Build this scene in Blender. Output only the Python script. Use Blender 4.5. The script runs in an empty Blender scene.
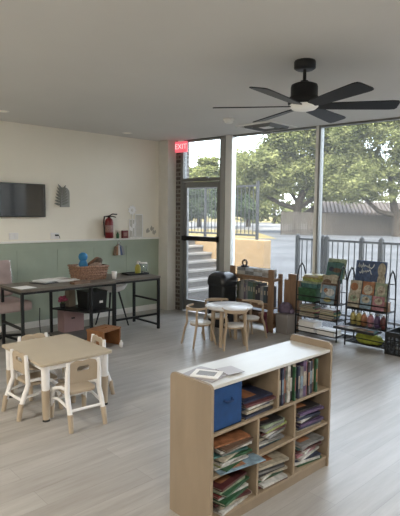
import bpy, bmesh, math, random
from mathutils import Vector, Matrix
random.seed(7)
S = bpy.context.scene
COL = S.collection
PI = math.pi
R = math.radians

# ------------------------------------------------------------------ materials
MATS = {}
def mat(name, col, rough=.6, metal=0., var=0., scale=8., bump=0., spec=.5, trans=0., stretch=None, col2=None):
    if name in MATS: return MATS[name]
    m = bpy.data.materials.new(name); m.use_nodes = True
    nt = m.node_tree; b = nt.nodes['Principled BSDF']
    b.inputs['Roughness'].default_value = rough
    b.inputs['Metallic'].default_value = metal
    b.inputs['Specular IOR Level'].default_value = spec
    if trans: b.inputs['Transmission Weight'].default_value = trans
    c = (*col, 1)
    tc = nt.nodes.new('ShaderNodeTexCoord'); mp = nt.nodes.new('ShaderNodeMapping')
    if stretch: mp.inputs['Scale'].default_value = stretch
    nt.links.new(tc.outputs['Object'], mp.inputs['Vector'])
    no = nt.nodes.new('ShaderNodeTexNoise'); no.inputs['Scale'].default_value = scale; no.inputs['Detail'].default_value = 5
    nt.links.new(mp.outputs['Vector'], no.inputs['Vector'])
    rp = nt.nodes.new('ShaderNodeValToRGB')
    rp.color_ramp.elements[0].position = .3; rp.color_ramp.elements[1].position = .7
    v = var if var else .03
    a2 = col2 if col2 else tuple(min(1, x * (1 + v)) for x in col)
    rp.color_ramp.elements[0].color = (*(tuple(x * (1 - v) for x in col)), 1) if not col2 else c
    rp.color_ramp.elements[1].color = (*a2, 1)
    nt.links.new(no.outputs['Fac'], rp.inputs['Fac'])
    nt.links.new(rp.outputs['Color'], b.inputs['Base Color'])
    if bump:
        bp = nt.nodes.new('ShaderNodeBump'); bp.inputs['Strength'].default_value = bump; bp.inputs['Distance'].default_value = .01
        nt.links.new(no.outputs['Fac'], bp.inputs['Height']); nt.links.new(bp.outputs['Normal'], b.inputs['Normal'])
    MATS[name] = m
    return m

def glass_mat(name, tint=(.93, .95, .95), veil=.02, gloss=.9):
    m = bpy.data.materials.new(name); m.use_nodes = True; nt = m.node_tree
    nt.nodes.remove(nt.nodes['Principled BSDF']); out = nt.nodes['Material Output']
    tr = nt.nodes.new('ShaderNodeBsdfTransparent'); tr.inputs['Color'].default_value = (*tint, 1)
    gl = nt.nodes.new('ShaderNodeBsdfGlossy'); gl.inputs['Roughness'].default_value = .02
    df = nt.nodes.new('ShaderNodeBsdfTranslucent'); df.inputs['Color'].default_value = (.9, .9, .88, 1)
    fr = nt.nodes.new('ShaderNodeFresnel'); fr.inputs['IOR'].default_value = 1.35
    mx = nt.nodes.new('ShaderNodeMixShader'); mx2 = nt.nodes.new('ShaderNodeMixShader')
    mx2.inputs['Fac'].default_value = veil
    ml = nt.nodes.new('ShaderNodeMath'); ml.operation = 'MULTIPLY'; ml.inputs[1].default_value = gloss
    nt.links.new(fr.outputs[0], ml.inputs[0]); nt.links.new(ml.outputs[0], mx.inputs['Fac'])
    nt.links.new(tr.outputs[0], mx.inputs[1]); nt.links.new(gl.outputs[0], mx.inputs[2])
    nt.links.new(mx.outputs[0], mx2.inputs[1]); nt.links.new(df.outputs[0], mx2.inputs[2])
    nt.links.new(mx2.outputs[0], out.inputs['Surface'])
    return m

def emit_mat(name, col, st):
    m = bpy.data.materials.new(name); m.use_nodes = True
    b = m.node_tree.nodes['Principled BSDF']
    b.inputs['Base Color'].default_value = (*col, 1); b.inputs['Emission Color'].default_value = (*col, 1)
    b.inputs['Emission Strength'].default_value = st
    return m

def floor_mat():
    m = bpy.data.materials.new('grey_oak_planks'); m.use_nodes = True; nt = m.node_tree; b = nt.nodes['Principled BSDF']
    tc = nt.nodes.new('ShaderNodeTexCoord')
    mp = nt.nodes.new('ShaderNodeMapping'); mp.inputs['Rotation'].default_value = (0, 0, R(90))
    nt.links.new(tc.outputs['Object'], mp.inputs['Vector'])
    br = nt.nodes.new('ShaderNodeTexBrick'); br.inputs['Scale'].default_value = 1
    br.inputs['Brick Width'].default_value = 1.2; br.inputs['Row Height'].default_value = .18
    br.inputs['Mortar Size'].default_value = .0015; br.inputs['Mortar Smooth'].default_value = .3
    br.inputs['Color1'].default_value = (.42, .40, .375, 1); br.inputs['Color2'].default_value = (.36, .34, .315, 1)
    br.inputs['Mortar'].default_value = (.28, .265, .245, 1)
    nt.links.new(mp.outputs['Vector'], br.inputs['Vector'])
    mp2 = nt.nodes.new('ShaderNodeMapping'); mp2.inputs['Scale'].default_value = (14, 1.1, 1)
    nt.links.new(tc.outputs['Object'], mp2.inputs['Vector'])
    no = nt.nodes.new('ShaderNodeTexNoise'); no.inputs['Scale'].default_value = 1.; no.inputs['Detail'].default_value = 8; no.inputs['Roughness'].default_value = .7
    nt.links.new(mp2.outputs['Vector'], no.inputs['Vector'])
    rp = nt.nodes.new('ShaderNodeValToRGB'); rp.color_ramp.elements[0].position = .3; rp.color_ramp.elements[1].position = .68
    rp.color_ramp.elements[0].color = (.78, .765, .745, 1); rp.color_ramp.elements[1].color = (1.12, 1.12, 1.13, 1)
    nt.links.new(no.outputs['Fac'], rp.inputs['Fac'])
    mx = nt.nodes.new('ShaderNodeMix'); mx.data_type = 'RGBA'; mx.blend_type = 'MULTIPLY'; mx.inputs[0].default_value = 1
    nt.links.new(br.outputs['Color'], mx.inputs[6]); nt.links.new(rp.outputs['Color'], mx.inputs[7])
    nt.links.new(mx.outputs[2], b.inputs['Base Color'])
    b.inputs['Roughness'].default_value = .38
    bp = nt.nodes.new('ShaderNodeBump'); bp.inputs['Strength'].default_value = .12; bp.inputs['Distance'].default_value = .004
    nt.links.new(no.outputs['Fac'], bp.inputs['Height']); nt.links.new(bp.outputs['Normal'], b.inputs['Normal'])
    return m

def tex_mat(name, kind, c1, c2, c3, w, h, mortar=.01, rot=(0, 0, 0), rough=.8, bump=.5):
    m = bpy.data.materials.new(name); m.use_nodes = True; nt = m.node_tree; b = nt.nodes['Principled BSDF']
    tc = nt.nodes.new('ShaderNodeTexCoord'); mp = nt.nodes.new('ShaderNodeMapping'); mp.inputs['Rotation'].default_value = rot
    nt.links.new(tc.outputs['Object'], mp.inputs['Vector'])
    br = nt.nodes.new('ShaderNodeTexBrick'); br.inputs['Scale'].default_value = 1
    br.inputs['Brick Width'].default_value = w; br.inputs['Row Height'].default_value = h; br.inputs['Mortar Size'].default_value = mortar
    if kind == 'stack': br.offset = 0
    br.inputs['Color1'].default_value = (*c1, 1); br.inputs['Color2'].default_value = (*c2, 1); br.inputs['Mortar'].default_value = (*c3, 1)
    nt.links.new(mp.outputs['Vector'], br.inputs['Vector']); nt.links.new(br.outputs['Color'], b.inputs['Base Color'])
    b.inputs['Roughness'].default_value = rough
    bp = nt.nodes.new('ShaderNodeBump'); bp.inputs['Strength'].default_value = bump; bp.inputs['Distance'].default_value = .01; bp.invert = True
    nt.links.new(br.outputs['Fac'], bp.inputs['Height']); nt.links.new(bp.outputs['Normal'], b.inputs['Normal'])
    return m

def leaf_mat(name, c1, c2):
    m = bpy.data.materials.new(name); m.use_nodes = True; nt = m.node_tree
    nt.nodes.remove(nt.nodes['Principled BSDF']); out = nt.nodes['Material Output']
    tc = nt.nodes.new('ShaderNodeTexCoord'); no = nt.nodes.new('ShaderNodeTexNoise'); no.inputs['Scale'].default_value = 1.1; no.inputs['Detail'].default_value = 6
    nt.links.new(tc.outputs['Object'], no.inputs['Vector'])
    rp = nt.nodes.new('ShaderNodeValToRGB'); rp.color_ramp.elements[0].position = .35; rp.color_ramp.elements[1].position = .65
    rp.color_ramp.elements[0].color = (*c1, 1); rp.color_ramp.elements[1].color = (*c2, 1)
    nt.links.new(no.outputs['Fac'], rp.inputs['Fac'])
    d = nt.nodes.new('ShaderNodeBsdfDiffuse'); t = nt.nodes.new('ShaderNodeBsdfTranslucent'); mx = nt.nodes.new('ShaderNodeMixShader'); mx.inputs['Fac'].default_value = .4
    nt.links.new(rp.outputs['Color'], d.inputs['Color']); nt.links.new(rp.outputs['Color'], t.inputs['Color'])
    nt.links.new(d.outputs[0], mx.inputs[1]); nt.links.new(t.outputs[0], mx.inputs[2]); nt.links.new(mx.outputs[0], out.inputs['Surface'])
    return m

M = dict(
    wall=mat('cream_wall', (.90, .86, .765), .85, var=.03, scale=1.2, bump=.02),
    white=mat('white_paint', (.84, .83, .80), .6),
    ceil=mat('ceiling_white', (.70, .69, .665), .9, var=.03, scale=.8, bump=.03),
    green=mat('sage_green_boards', (.37, .43, .35), .6, var=.08, scale=3., bump=.05),
    column=mat('column_beige', (.72, .70, .65), .8),
    metal=mat('storefront_grey_metal', (.20, .205, .205), .45, .3),
    lightmetal=mat('storefront_light_metal', (.80, .81, .80), .4, .3),
    black=mat('black_metal', (.017, .018, .02), .45, .3, spec=.4),
    blackpl=mat('black_plastic', (.014, .016, .019), .4, spec=.5),
    desk=mat('desk_top_laminate', (.14, .12, .10), .45, var=.15, scale=12, stretch=(5, .6, 1)),
    birch=mat('birch_plywood', (.275, .215, .155), .5, var=.08, scale=4, stretch=(3, 3, .7)),
    birchtop=mat('birch_top_laminate', (.60, .60, .585), .33, var=.04, scale=5, stretch=(3, .5, 1)),
    birchedge=mat('birch_edge', (.32, .25, .175), .5, var=.08, scale=20),
    beige=mat('beige_plastic', (.45, .365, .27), .45, var=.03),
    tabletop=mat('beige_table_laminate', (.50, .425, .32), .42, var=.03, scale=5),
    plwhite=mat('white_plastic', (.84, .825, .82), .4),
    rubber=mat('black_rubber', (.02, .02, .02), .7),
    chairwood=mat('pale_beech', (.44, .34, .24), .5, var=.1, scale=10, stretch=(1, 1, .3)),
    seatwhite=mat('white_seat_laminate', (.72, .70, .67), .35),
    brownwood=mat('brown_pine', (.25, .155, .095), .6, var=.2, scale=9, stretch=(4, 4, .6), bump=.1),
    orangewood=mat('orange_brown_wood', (.28, .125, .05), .55, var=.25, scale=9, stretch=(1, 4, 1)),
    wicker=mat('reddish_wicker', (.30, .175, .12), .7, var=.5, scale=60, bump=.6),
    mauve=mat('mauve_upholstery', (.37, .29, .28), .85, var=.12, scale=9, bump=.1),
    chrome=mat('chrome', (.7, .7, .7), .2, .9),
    blue=mat('blue_felt', (.008, .055, .19), .8, var=.15, scale=18, bump=.1),
    paper=mat('white_paper', (.88, .88, .88), .7, var=.03, scale=10),
    page=mat('book_pages', (.42, .38, .32), .8, var=.1, scale=40, stretch=(1, 1, 8)),
    red=mat('red_enamel', (.19, .012, .018), .3),
    tan=mat('tan_stucco', (.19, .125, .06), .9, var=.12, scale=6, bump=.2),
    conc=mat('concrete_steps', (.075, .066, .058), .9, var=.15, scale=6, bump=.1),
    concedge=mat('pale_step_edge', (.20, .185, .165), .9, var=.1, scale=6),  # lighter strip along each step nose
    asphalt=mat('sunlit_paving', (.052, .055, .060), .95, var=.3, scale=.35, spec=.05),
    road=mat('pale_road', (.12, .12, .12), .95, var=.1, scale=.4, spec=.05),
    grass=mat('dry_grass', (.11, .09, .04), .95, var=.25, scale=.8, bump=.2, spec=.05),
    shingle=mat('brown_roof_tiles', (.06, .048, .042), .9, var=.2, scale=9),
    bark=mat('tree_bark', (.025, .021, .017), .95, spec=.05, var=.3, scale=8, bump=.4),
    glass=glass_mat('window_glass', veil=.024),  # translucent share puts a washed-out glare haze over the outside view
    fencewood=tex_mat('weathered_fence_boards', 'stack', (.20, .16, .125), (.145, .115, .09), (.05, .04, .03), .14, 6., .012, (R(90), 0, 0)),
    brick=tex_mat('grey_brown_brick', 'brick', (.15, .12, .10), (.07, .06, .055), (.24, .23, .21), .16, .07, .012, (R(90), 0, 0)),
    floor=floor_mat(),
)
LEAF = [leaf_mat('olive_green_leaves', (.065, .08, .03), (.185, .20, .09)), leaf_mat('yellow_green_leaves', (.08, .10, .03), (.17, .18, .07)), leaf_mat('blue_green_leaves', (.035, .055, .035), (.075, .10, .055))]

# ------------------------------------------------------------------ mesh builder
class MB:
    def __init__(s): s.v = []; s.f = []; s.m = []; s.sm = []
    def add(s, vs, fs, mi=0, smooth=False):
        n = len(s.v); s.v += [tuple(v) for v in vs]; s.f += [tuple(i + n for i in f) for f in fs]
        s.m += [mi] * len(fs); s.sm += [smooth] * len(fs); return s
    def box(s, c, d, rot=None, mi=0):
        vs = [Vector((x * d[0] / 2, y * d[1] / 2, z * d[2] / 2)) for x in (-1, 1) for y in (-1, 1) for z in (-1, 1)]
        if rot is not None:
            if isinstance(rot, (int, float)): rot = Matrix.Rotation(rot, 3, 'Z')
            vs = [rot @ v for v in vs]
        return s.add([v + Vector(c) for v in vs], [(0, 1, 3, 2), (4, 6, 7, 5), (0, 4, 5, 1), (2, 3, 7, 6), (0, 2, 6, 4), (1, 5, 7, 3)], mi)
    def bb(s, x0, x1, y0, y1, z0, z1, mi=0):
        return s.box(((x0 + x1) / 2, (y0 + y1) / 2, (z0 + z1) / 2), (abs(x1 - x0), abs(y1 - y0), abs(z1 - z0)), None, mi)
    def tube(s, pts, r, n=10, mi=0, cap=True, close=False):
        pts = [Vector(p) for p in pts]; k = len(pts)
        rs = r if isinstance(r, (list, tuple)) else [r] * k
        rings = []; up = None
        for i, p in enumerate(pts):
            a = pts[(i - 1) % k] if (i > 0 or close) else p; b = pts[(i + 1) % k] if (i < k - 1 or close) else p
            t = (b - a).normalized()
            if up is None: up = Vector((0, 0, 1)) if abs(t.z) < .9 else Vector((1, 0, 0))
            u = t.cross(up)
            if u.length < 1e-4: u = t.cross(Vector((0, 1, .1)))
            u.normalize(); w = u.cross(t).normalized(); up = w
            rings.append([p + (u * math.cos(2 * PI * j / n) + w * math.sin(2 * PI * j / n)) * rs[i] for j in range(n)])
        vs = [v for rg in rings for v in rg]; fs = []
        for i in range(k if close else k - 1):
            for j in range(n):
                a = i * n + j; b = i * n + (j + 1) % n; i2 = (i + 1) % k
                fs.append((a, b, i2 * n + (j + 1) % n, i2 * n + j))
        s.add(vs, fs, mi, True)
        if cap and not close:
            s.add(rings[0], [tuple(range(n))], mi); s.add(rings[-1], [tuple(reversed(range(n)))], mi)
        return s
    def lathe(s, prof, c=(0, 0, 0), n=24, mi=0, sx=1, sy=1):
        vs = []; fs = []
        for r, z in prof:
            for j in range(n): vs.append((c[0] + r * sx * math.cos(2 * PI * j / n), c[1] + r * sy * math.sin(2 * PI * j / n), c[2] + z))
        for i in range(len(prof) - 1):
            for j in range(n): fs.append((i * n + j, i * n + (j + 1) % n, (i + 1) * n + (j + 1) % n, (i + 1) * n + j))
        return s.add(vs, fs, mi, True)
    def prism(s, poly, axis, a, b, mi=0):
        # poly in the two other axes (cyclic order), extruded from a to b along axis
        def P(p, t): return {'x': (t, p[0], p[1]), 'y': (p[0], t, p[1]), 'z': (p[0], p[1], t)}[axis]
        n = len(poly); vs = [P(p, a) for p in poly] + [P(p, b) for p in poly]
        fs = [tuple(range(n)), tuple(range(2 * n - 1, n - 1, -1))] + [(i, (i + 1) % n, n + (i + 1) % n, n + i) for i in range(n)]
        return s.add(vs, fs, mi)
    def build(s, name, mats, parent=None, bevel=0, loc=(0, 0, 0), rz=0, seg=2):
        me = bpy.data.meshes.new(name); me.from_pydata(s.v, [], s.f)
        if not isinstance(mats, (list, tuple)): mats = [mats]
        for m in mats: me.materials.append(m)
        me.polygons.foreach_set('material_index', s.m); me.polygons.foreach_set('use_smooth', s.sm)
        bm = bmesh.new(); bm.from_mesh(me); bmesh.ops.recalc_face_normals(bm, faces=bm.faces); bm.to_mesh(me); bm.free()
        me.update()
        o = bpy.data.objects.new(name, me); COL.objects.link(o); o.location = loc; o.rotation_euler = (0, 0, rz)
        if parent: o.parent = parent
        if bevel:
            bv = o.modifiers.new('bevel', 'BEVEL'); bv.width = bevel; bv.segments = seg; bv.limit_method = 'ANGLE'; bv.angle_limit = R(35)
        return o

def tag(o, label, cat, group=None, kind=None):
    o['label'] = label; o['category'] = cat
    if group: o['group'] = group
    if kind: o['kind'] = kind
    return o
def thing(name, label, cat, loc=(0, 0, 0), rz=0, group=None):
    o = bpy.data.objects.new(name, None); COL.objects.link(o); o.location = loc; o.rotation_euler = (0, 0, rz); o.empty_display_size = .1
    return tag(o, label, cat, group)
def struct(o, label=None):
    o['kind'] = 'structure'
    if label: o['label'] = label
    return o
def sempty(name, loc=(0, 0, 0), rz=0, label=None):
    o = bpy.data.objects.new(name, None); COL.objects.link(o); o.location = loc; o.rotation_euler = (0, 0, rz); return struct(o, label)
def dup(root, loc, rz, label):
    r = root.copy(); COL.objects.link(r); r.location = loc; r.rotation_euler = (0, 0, rz); r['label'] = label
    for ch in list(root.children):
        c = ch.copy(); COL.objects.link(c); c.parent = r
        for g in list(ch.children):
            d = g.copy(); COL.objects.link(d); d.parent = c
    return r
def text(name, s, size, m, parent, loc, rot, extrude=.001, spacing=1.):
    cu = bpy.data.curves.new(name, 'FONT'); cu.body = s; cu.size = size; cu.extrude = extrude; cu.align_x = 'CENTER'; cu.align_y = 'CENTER'; cu.space_character = spacing
    o = bpy.data.objects.new(name, cu); COL.objects.link(o); cu.materials.append(m); bpy.context.view_layer.update()
    me = bpy.data.meshes.new_from_object(o.evaluated_get(bpy.context.evaluated_depsgraph_get())); bpy.data.objects.remove(o)
    o = bpy.data.objects.new(name, me); COL.objects.link(o)
    o.location = loc; o.rotation_euler = rot; o.parent = parent
    return o

# ------------------------------------------------------------------ room shell
XW = -6.69; ZC = 2.82; XR = 5.5; YB = -3.2
GA = math.atan(.153)                                   # the glass front runs slightly askew
GO = Vector((-6.31, 5.483, 0))
def gp(s, off=0):                                      # point at distance s along the glass line
    return GO + Vector((math.cos(GA) * s - math.sin(GA) * off, math.sin(GA) * s + math.cos(GA) * off, 0))
gR = (XR - GO.x) / math.cos(GA)
yR = gp(gR).y
# floor and ceiling follow the skewed glass front
fp = [(XW - .1, YB - .1), (XR + .1, YB - .1), (XR + .1, yR + .1), (GO.x, GO.y + .06), (XW - .1, 5.52)]
struct(MB().prism(fp, 'z', -.1, 0).build('floor', M['floor']), 'pale grey wood plank floor')
struct(MB().prism(fp, 'z', ZC, ZC + .3).build('ceiling', M['ceil']), 'plain off-white ceiling')
wl = MB().bb(XW - .12, XW, YB, 5.5, 1.2, ZC); struct(wl.build('wall_left', M['wall']), 'cream wall above the green boards')
w = MB(); w.bb(XW - .12, XW - .004, YB, 5.25, 0, 1.2); w.bb(XW - .01, XW + .004, YB, 5.25, 1.10, 1.2)
yy = YB
for b_ in (.0, ): w.bb(XW - .01, XW + .003, YB, 5.25, .09, .13)
while yy < 5.2:                                         # wide vertical boards with narrow gaps
    w.bb(XW - .01, XW, yy + .002, min(yy + .594, 5.25), .13, 1.098); yy += .6
struct(w.build('trim_1', M['green']), 'sage green board wainscot')
struct(MB().bb(XW - .01, XW + .028, YB, 5.25, 1.2, 1.228).build('trim_2', M['white'], bevel=.004), 'thin white ledge above the green boards')
struct(MB().bb(XW - .005, XW + .014, YB, 5.25, 0, .092).build('baseboard_left', M['white'], bevel=.004), 'white baseboard')
struct(MB().bb(XW - .1, -6.445, 5.25, 5.43, 0, ZC).build('trim_3', M['column'], bevel=.006), 'beige column in the corner')
struct(MB().bb(XW - .12, XR + .12, YB - .12, YB, 0, ZC).build('wall_back', M['wall']))
struct(MB().bb(XR, XR + .12, YB - .12, yR, 0, ZC).build('wall_right', M['wall']))
# brick pier between column and door
struct(MB().bb(-6.47, -6.335, 5.43, 5.62, 0, ZC).build('trim_4', M['brick']), 'narrow brick pier beside the door frame')

# glass front: door, mullions, windows (local x runs along the glass line)
d = sempty('door_1', GO, GA, 'grey framed glass door with a transom above')
fr = MB(); fr.bb(-.035, .02, -.05, .05, 0, ZC); fr.bb(.02, .79, -.05, .05, 2.15, 2.20)
fr.bb(-.03, .79, -.05, .05, ZC - .03, ZC); fr.bb(.765, .80, -.05, .05, 0, ZC); fr.build('door_frame', M['metal'], d, .004)
lf = MB(); lf.bb(.03, .085, -.025, .025, .02, 2.14); lf.bb(.705, .76, -.025, .025, .02, 2.14); lf.bb(.085, .705, -.025, .025, 2.05, 2.14); lf.bb(.085, .705, -.025, .025, .02, .20)
leaf = lf.build('door_leaf', M['metal'], d, .003)
MB().bb(.085, .705, -.004, .004, .20, 2.05).build('glass_pane', M['glass'], leaf)
pb = MB(); pb.bb(.035, .755, -.10, -.035, 1.19, 1.265); pb.bb(.04, .09, -.05, -.02, 1.18, 1.275); pb.bb(.70, .75, -.05, -.02, 1.18, 1.275)
pb.build('push_bar', M['black'], leaf, .006)
MB().bb(.25, .55, -.07, -.026, 2.155, 2.21).build('door_closer', M['metal'], d, .004)
MB().bb(.02, .765, -.004, .004, 2.20, ZC - .03).build('transom_glass', M['glass'], d)
m1 = MB(); m1.bb(.80, .88, -.075, .075, 0, ZC); m1.bb(.88, 1.0, -.062, .055, 0, ZC, 1)
struct(m1.build('trim_5', [mat('mullion_grey', (.33, .335, .33), .5, .1), M['lightmetal']], None, .004, GO, GA), 'wide grey and white mullion beside the door')
m2 = MB(); m2.bb(2.36, 2.405, -.04, .06, 0, ZC, 1); m2.bb(2.405, 2.435, -.05, .06, 0, ZC)
struct(m2.build('trim_6', [M['metal'], M['lightmetal']], None, .003, GO, GA), 'slim grey mullion between the big panes')
def window(n, s0, s1):
    w = sempty('window_%d' % n, GO, GA, 'tall floor-to-ceiling storefront pane')
    f = MB(); f.bb(s0, s1, -.04, .04, 0, .05); f.bb(s0, s1, -.04, .04, ZC - .025, ZC); f.build('window_frame', M['metal'], w, .003)
    MB().bb(s0, s1, -.004, .004, .05, ZC - .025).build('glass_pane', M['glass'], w)
window(1, 1.0, 2.36); window(2, 2.435, 4.6); window(3, 4.66, 6.4); window(4, 8.2, 10.2); window(5, 10.25, gR)
mo = MB(); mo.bb(4.6, 4.66, -.05, .06, 0, ZC); struct(mo.build('trim_7', M['metal'], None, .003, GO, GA))
mo = MB(); mo.bb(10.2, 10.25, -.05, .06, 0, ZC); struct(mo.build('trim_8', M['metal'], None, .003, GO, GA))
struct(MB().bb(6.4, 8.2, -.1, .1, 0, ZC).build('wall_front', M['wall'], None, 0, GO, GA))

# ------------------------------------------------------------------ ceiling fixtures
fan = thing('ceiling_fan', 'black six-blade ceiling fan with a round white light', 'ceiling fan', (-2.391, 3.316, ZC), 0)
MB().lathe([(0, 0), (.08, 0), (.084, -.012), (.084, -.056), (.066, -.068), (.03, -.066), (0, -.066)]).build('canopy', M['black'], fan)
MB().tube([(0, 0, -.06), (0, 0, -.18)], .014).lathe([(0, -.15), (.03, -.15), (.036, -.175), (0, -.175)]).build('downrod', M['black'], fan)
MB().lathe([(0, -.17), (.07, -.17), (.10, -.182), (.105, -.2), (.105, -.27), (.125, -.285), (.125, -.325), (.118, -.335), (0, -.335)], n=32).build('motor_housing', M['black'], fan)
MB().lathe([(.112, -.332), (.112, -.35), (.09, -.368), (.05, -.378), (0, -.381)], n=32).build('light_dome', emit_mat('fan_light', (.80, .79, .74), .12), fan)
for k in range(6):
    a = R(-140 + 60 * k); b = MB()
    pitch_m = Matrix.Rotation(a, 3, 'Z') @ Matrix.Rotation(R(-12), 3, 'X')
    prof = [(.10, .035), (.16, .055), (.40, .068), (.66, .078), (.70, .072), (.712, .05)]
    up = [(x, h) for x, h in prof] + [(x, -h) for x, h in reversed(prof)]
    vs = [pitch_m @ Vector((x, y, .004)) + Vector((0, 0, -.345)) for x, y in up] + [pitch_m @ Vector((x, y, -.004)) + Vector((0, 0, -.345)) for x, y in up]
    n = len(up); b.add(vs, [tuple(range(n)), tuple(range(2 * n - 1, n - 1, -1))] + [(i, (i + 1) % n, n + (i + 1) % n, n + i) for i in range(n)])
    b.build('blade', M['black'], fan)
sd = thing('smoke_detector', 'small white smoke detector on the ceiling left of the fan', 'smoke detector', (-4.47, 4.63, ZC))
MB().lathe([(0, 0), (.075, 0), (.075, -.015), (.06, -.022)]).build('base', M['white'], sd)
MB().lathe([(.06, -.018), (.055, -.045), (.035, -.055), (0, -.056)]).build('cover', M['white'], sd)
vt = thing('ceiling_vent', 'square white air diffuser on the ceiling near the glass front', 'vent', (-4.46, 5.35, ZC), R(3))
f = MB()
for s in (-1, 1): f.box((s * .285, 0, -.008), (.03, .60, .016)); f.box((0, s * .285, -.008), (.54, .03, .016))
f.build('frame', M['white'], vt)
for q in (.21, .13):
    r_ = MB()
    for s in (-1, 1): r_.box((s * q, 0, -.016), (.012, 2 * q, .03), Matrix.Rotation(s * R(35), 3, 'Y')); r_.box((0, s * q, -.016), (2 * q, .012, .03), Matrix.Rotation(-s * R(35), 3, 'X'))
    r_.build('louvre', M['metal'], vt)
MB().box((0, 0, -.02), (.15, .15, .008)).build('centre_plate', M['white'], vt)
dl = None
for (x, y, lb) in ((-6.06, 2.40, 'recessed round ceiling light at the left edge above the television'), (-6.33, 4.37, 'recessed round ceiling light above the fire extinguisher')):
    if dl is None:
        dl = thing('recessed_light', lb, 'ceiling light', (x, y, ZC), 0, 'recessed ceiling lights')
        MB().lathe([(.055, -.001), (.075, -.004), (.08, 0)]).build('trim_ring', M['white'], dl)
        MB().lathe([(0, -.002), (.055, -.002)]).build('lens', emit_mat('downlight', (.9, .85, .75), .15), dl)
    else: dup(dl, (x, y, ZC), 0, lb)
# exit sign
ex = thing('exit_sign', 'red lit exit sign hanging from the ceiling by the door', 'exit sign', tuple(gp(.04, -.12) + Vector((0, 0, 2.615))), R(14))
MB().box((0, 0, .09), (.235, .03, .175)).build('housing', emit_mat('exit_red', (.78, .13, .17), .7), ex, .004)
text('lettering', 'EXIT', .115, emit_mat('exit_letter', (1, .55, .55), .9), ex, (0, -.0165, .09), (R(90), 0, 0))
MB().box((0, 0, .188), (.10, .03, .03)).build('bracket', M['white'], ex)

# ------------------------------------------------------------------ things on the left wall
tv = thing('television', 'flat black television mounted high on the cream wall', 'television', (XW + .01, 2.80, 1.56))
MB().bb(.03, .055, -.40, .40, 0, .455).build('casing', M['blackpl'], tv, .004)
MB().bb(.055, .0565, -.392, .392, .012, .445).build('screen', mat('dark_screen', (.01, .011, .013), .06, spec=1.), tv)
MB().bb(-.008, .03, -.12, .12, .12, .34).build('wall_bracket', M['black'], tv)
ar = thing('arched_leaf_plaque', 'silvery arched wall plaque with a leaf relief beside the television', 'wall decoration', (XW + .004, 3.51, 1.705))
pts = [(-.068, 0), (.085, 0)] + [(.0085 + .0765 * math.cos(t), .205 + .078 * math.sin(t)) for t in [i * PI / 12 for i in range(13)]]
MB().prism(pts, 'x', 0, .014).build('plaque', mat('silver_plaque', (.33, .34, .32), .5, .2), ar, .002)
lv = MB()
def leafshape(b, c, a, L, wd, x=.018, mi=0):
    pr = [(0, 0), (.3, .5), (.6, .45), (1, 0), (.6, -.45), (.3, -.5)]
    vs = []
    for t, u in pr:
        py = math.cos(a) * t * L - math.sin(a) * u * wd; pz = math.sin(a) * t * L + math.cos(a) * u * wd
        vs.append((x, c[0] + py, c[1] + pz))
    vs += [(x + .005 + (.004 if i in (0, 3) else 0), v[1], v[2]) for i, v in enumerate(vs)]
    b.add(vs, [tuple(range(6)), tuple(range(11, 5, -1))] + [(i, (i + 1) % 6, 6 + (i + 1) % 6, 6 + i) for i in range(6)], mi)
for i in range(7):
    z = .03 + i * .035
    leafshape(lv, (-.06 + i * .004, z), R(168 - i * 7), .105, .034); leafshape(lv, (-.05 + i * .004, z), R(22 + i * 6), .125 - i * .006, .030)
lv.tube([(.019, -.06, 0), (.019, -.058, .15), (.019, -.03, .29)], .004)
lv.build('leaf_relief', mat('grey_leaf', (.22, .225, .205), .5), ar)
def plate(name, y, z, lb, w_=.125, jack=True):
    o = thing(name, lb, 'outlet', (XW, y, z), 0, 'white wall outlets')
    MB().bb(0, .007, -w_ / 2, w_ / 2, -.045, .045).build('cover_plate', M['plwhite'], o, .002)
    for s in (-1, 1): MB().bb(.007, .010, s * w_ / 4 - .016, s * w_ / 4 + .016, -.032, .032).build('socket', M['white'], o)
    return o
plate('wall_outlet', 2.76, 1.30, 'white double wall outlet under the television')
p2 = plate('wall_outlet', 3.36, 1.29, 'white double wall outlet with a black plug, under the arched plaque')
MB().bb(.010, .035, .0, .045, .0, .02).tube([(.03, .045, .01), (.035, .06, -.01), (.02, .07, -.035)], .004).build('plug', M['black'], p2)
fe = thing('fire_extinguisher', 'red fire extinguisher hanging on the cream wall above the ledge', 'fire extinguisher', (XW + .085, 4.22, 1.24), R(-10))
MB().lathe([(0, 0), (.058, 0), (.066, .012), (.066, .25), (.055, .285), (.028, .31), (.02, .315)]).build('cylinder', M['red'], fe)
MB().lathe([(.0672, .09), (.0672, .2)]).build('label_band', mat('extinguisher_label', (.30, .17, .16), .5, var=.3, scale=60), fe)
MB().lathe([(.0, .30), (.022, .30), (.022, .345), (0, .35)]).build('valve', M['blackpl'], fe)
MB().tube([(0, 0, .34), (.02, .05, .37), (.03, .12, .365)], .009).tube([(0, .0, .33), (.02, .05, .335), (.03, .10, .32)], .008).build('handle', M['blackpl'], fe)
MB().tube([(0, -.02, .335), (0, -.075, .33), (.01, -.09, .25), (.02, -.082, .06), (.03, -.075, .03)], .011).build('hose', M['blackpl'], fe)
MB().bb(-.084, -.066, -.03, .03, .05, .27).build('wall_hook', M['black'], fe)
mk = thing('green_bottle', 'tiny green bottle on the ledge right of the fire extinguisher', 'bottle', (XW + .02, 4.42, 1.228))
MB().lathe([(0, 0), (.022, 0), (.024, .06), (.01, .085), (.01, .1)]).build('body', mat('green_glass', (.05, .16, .06), .3), mk)
MB().lathe([(0, .118), (.013, .118), (.013, .098)]).build('cap', M['white'], mk)
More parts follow.
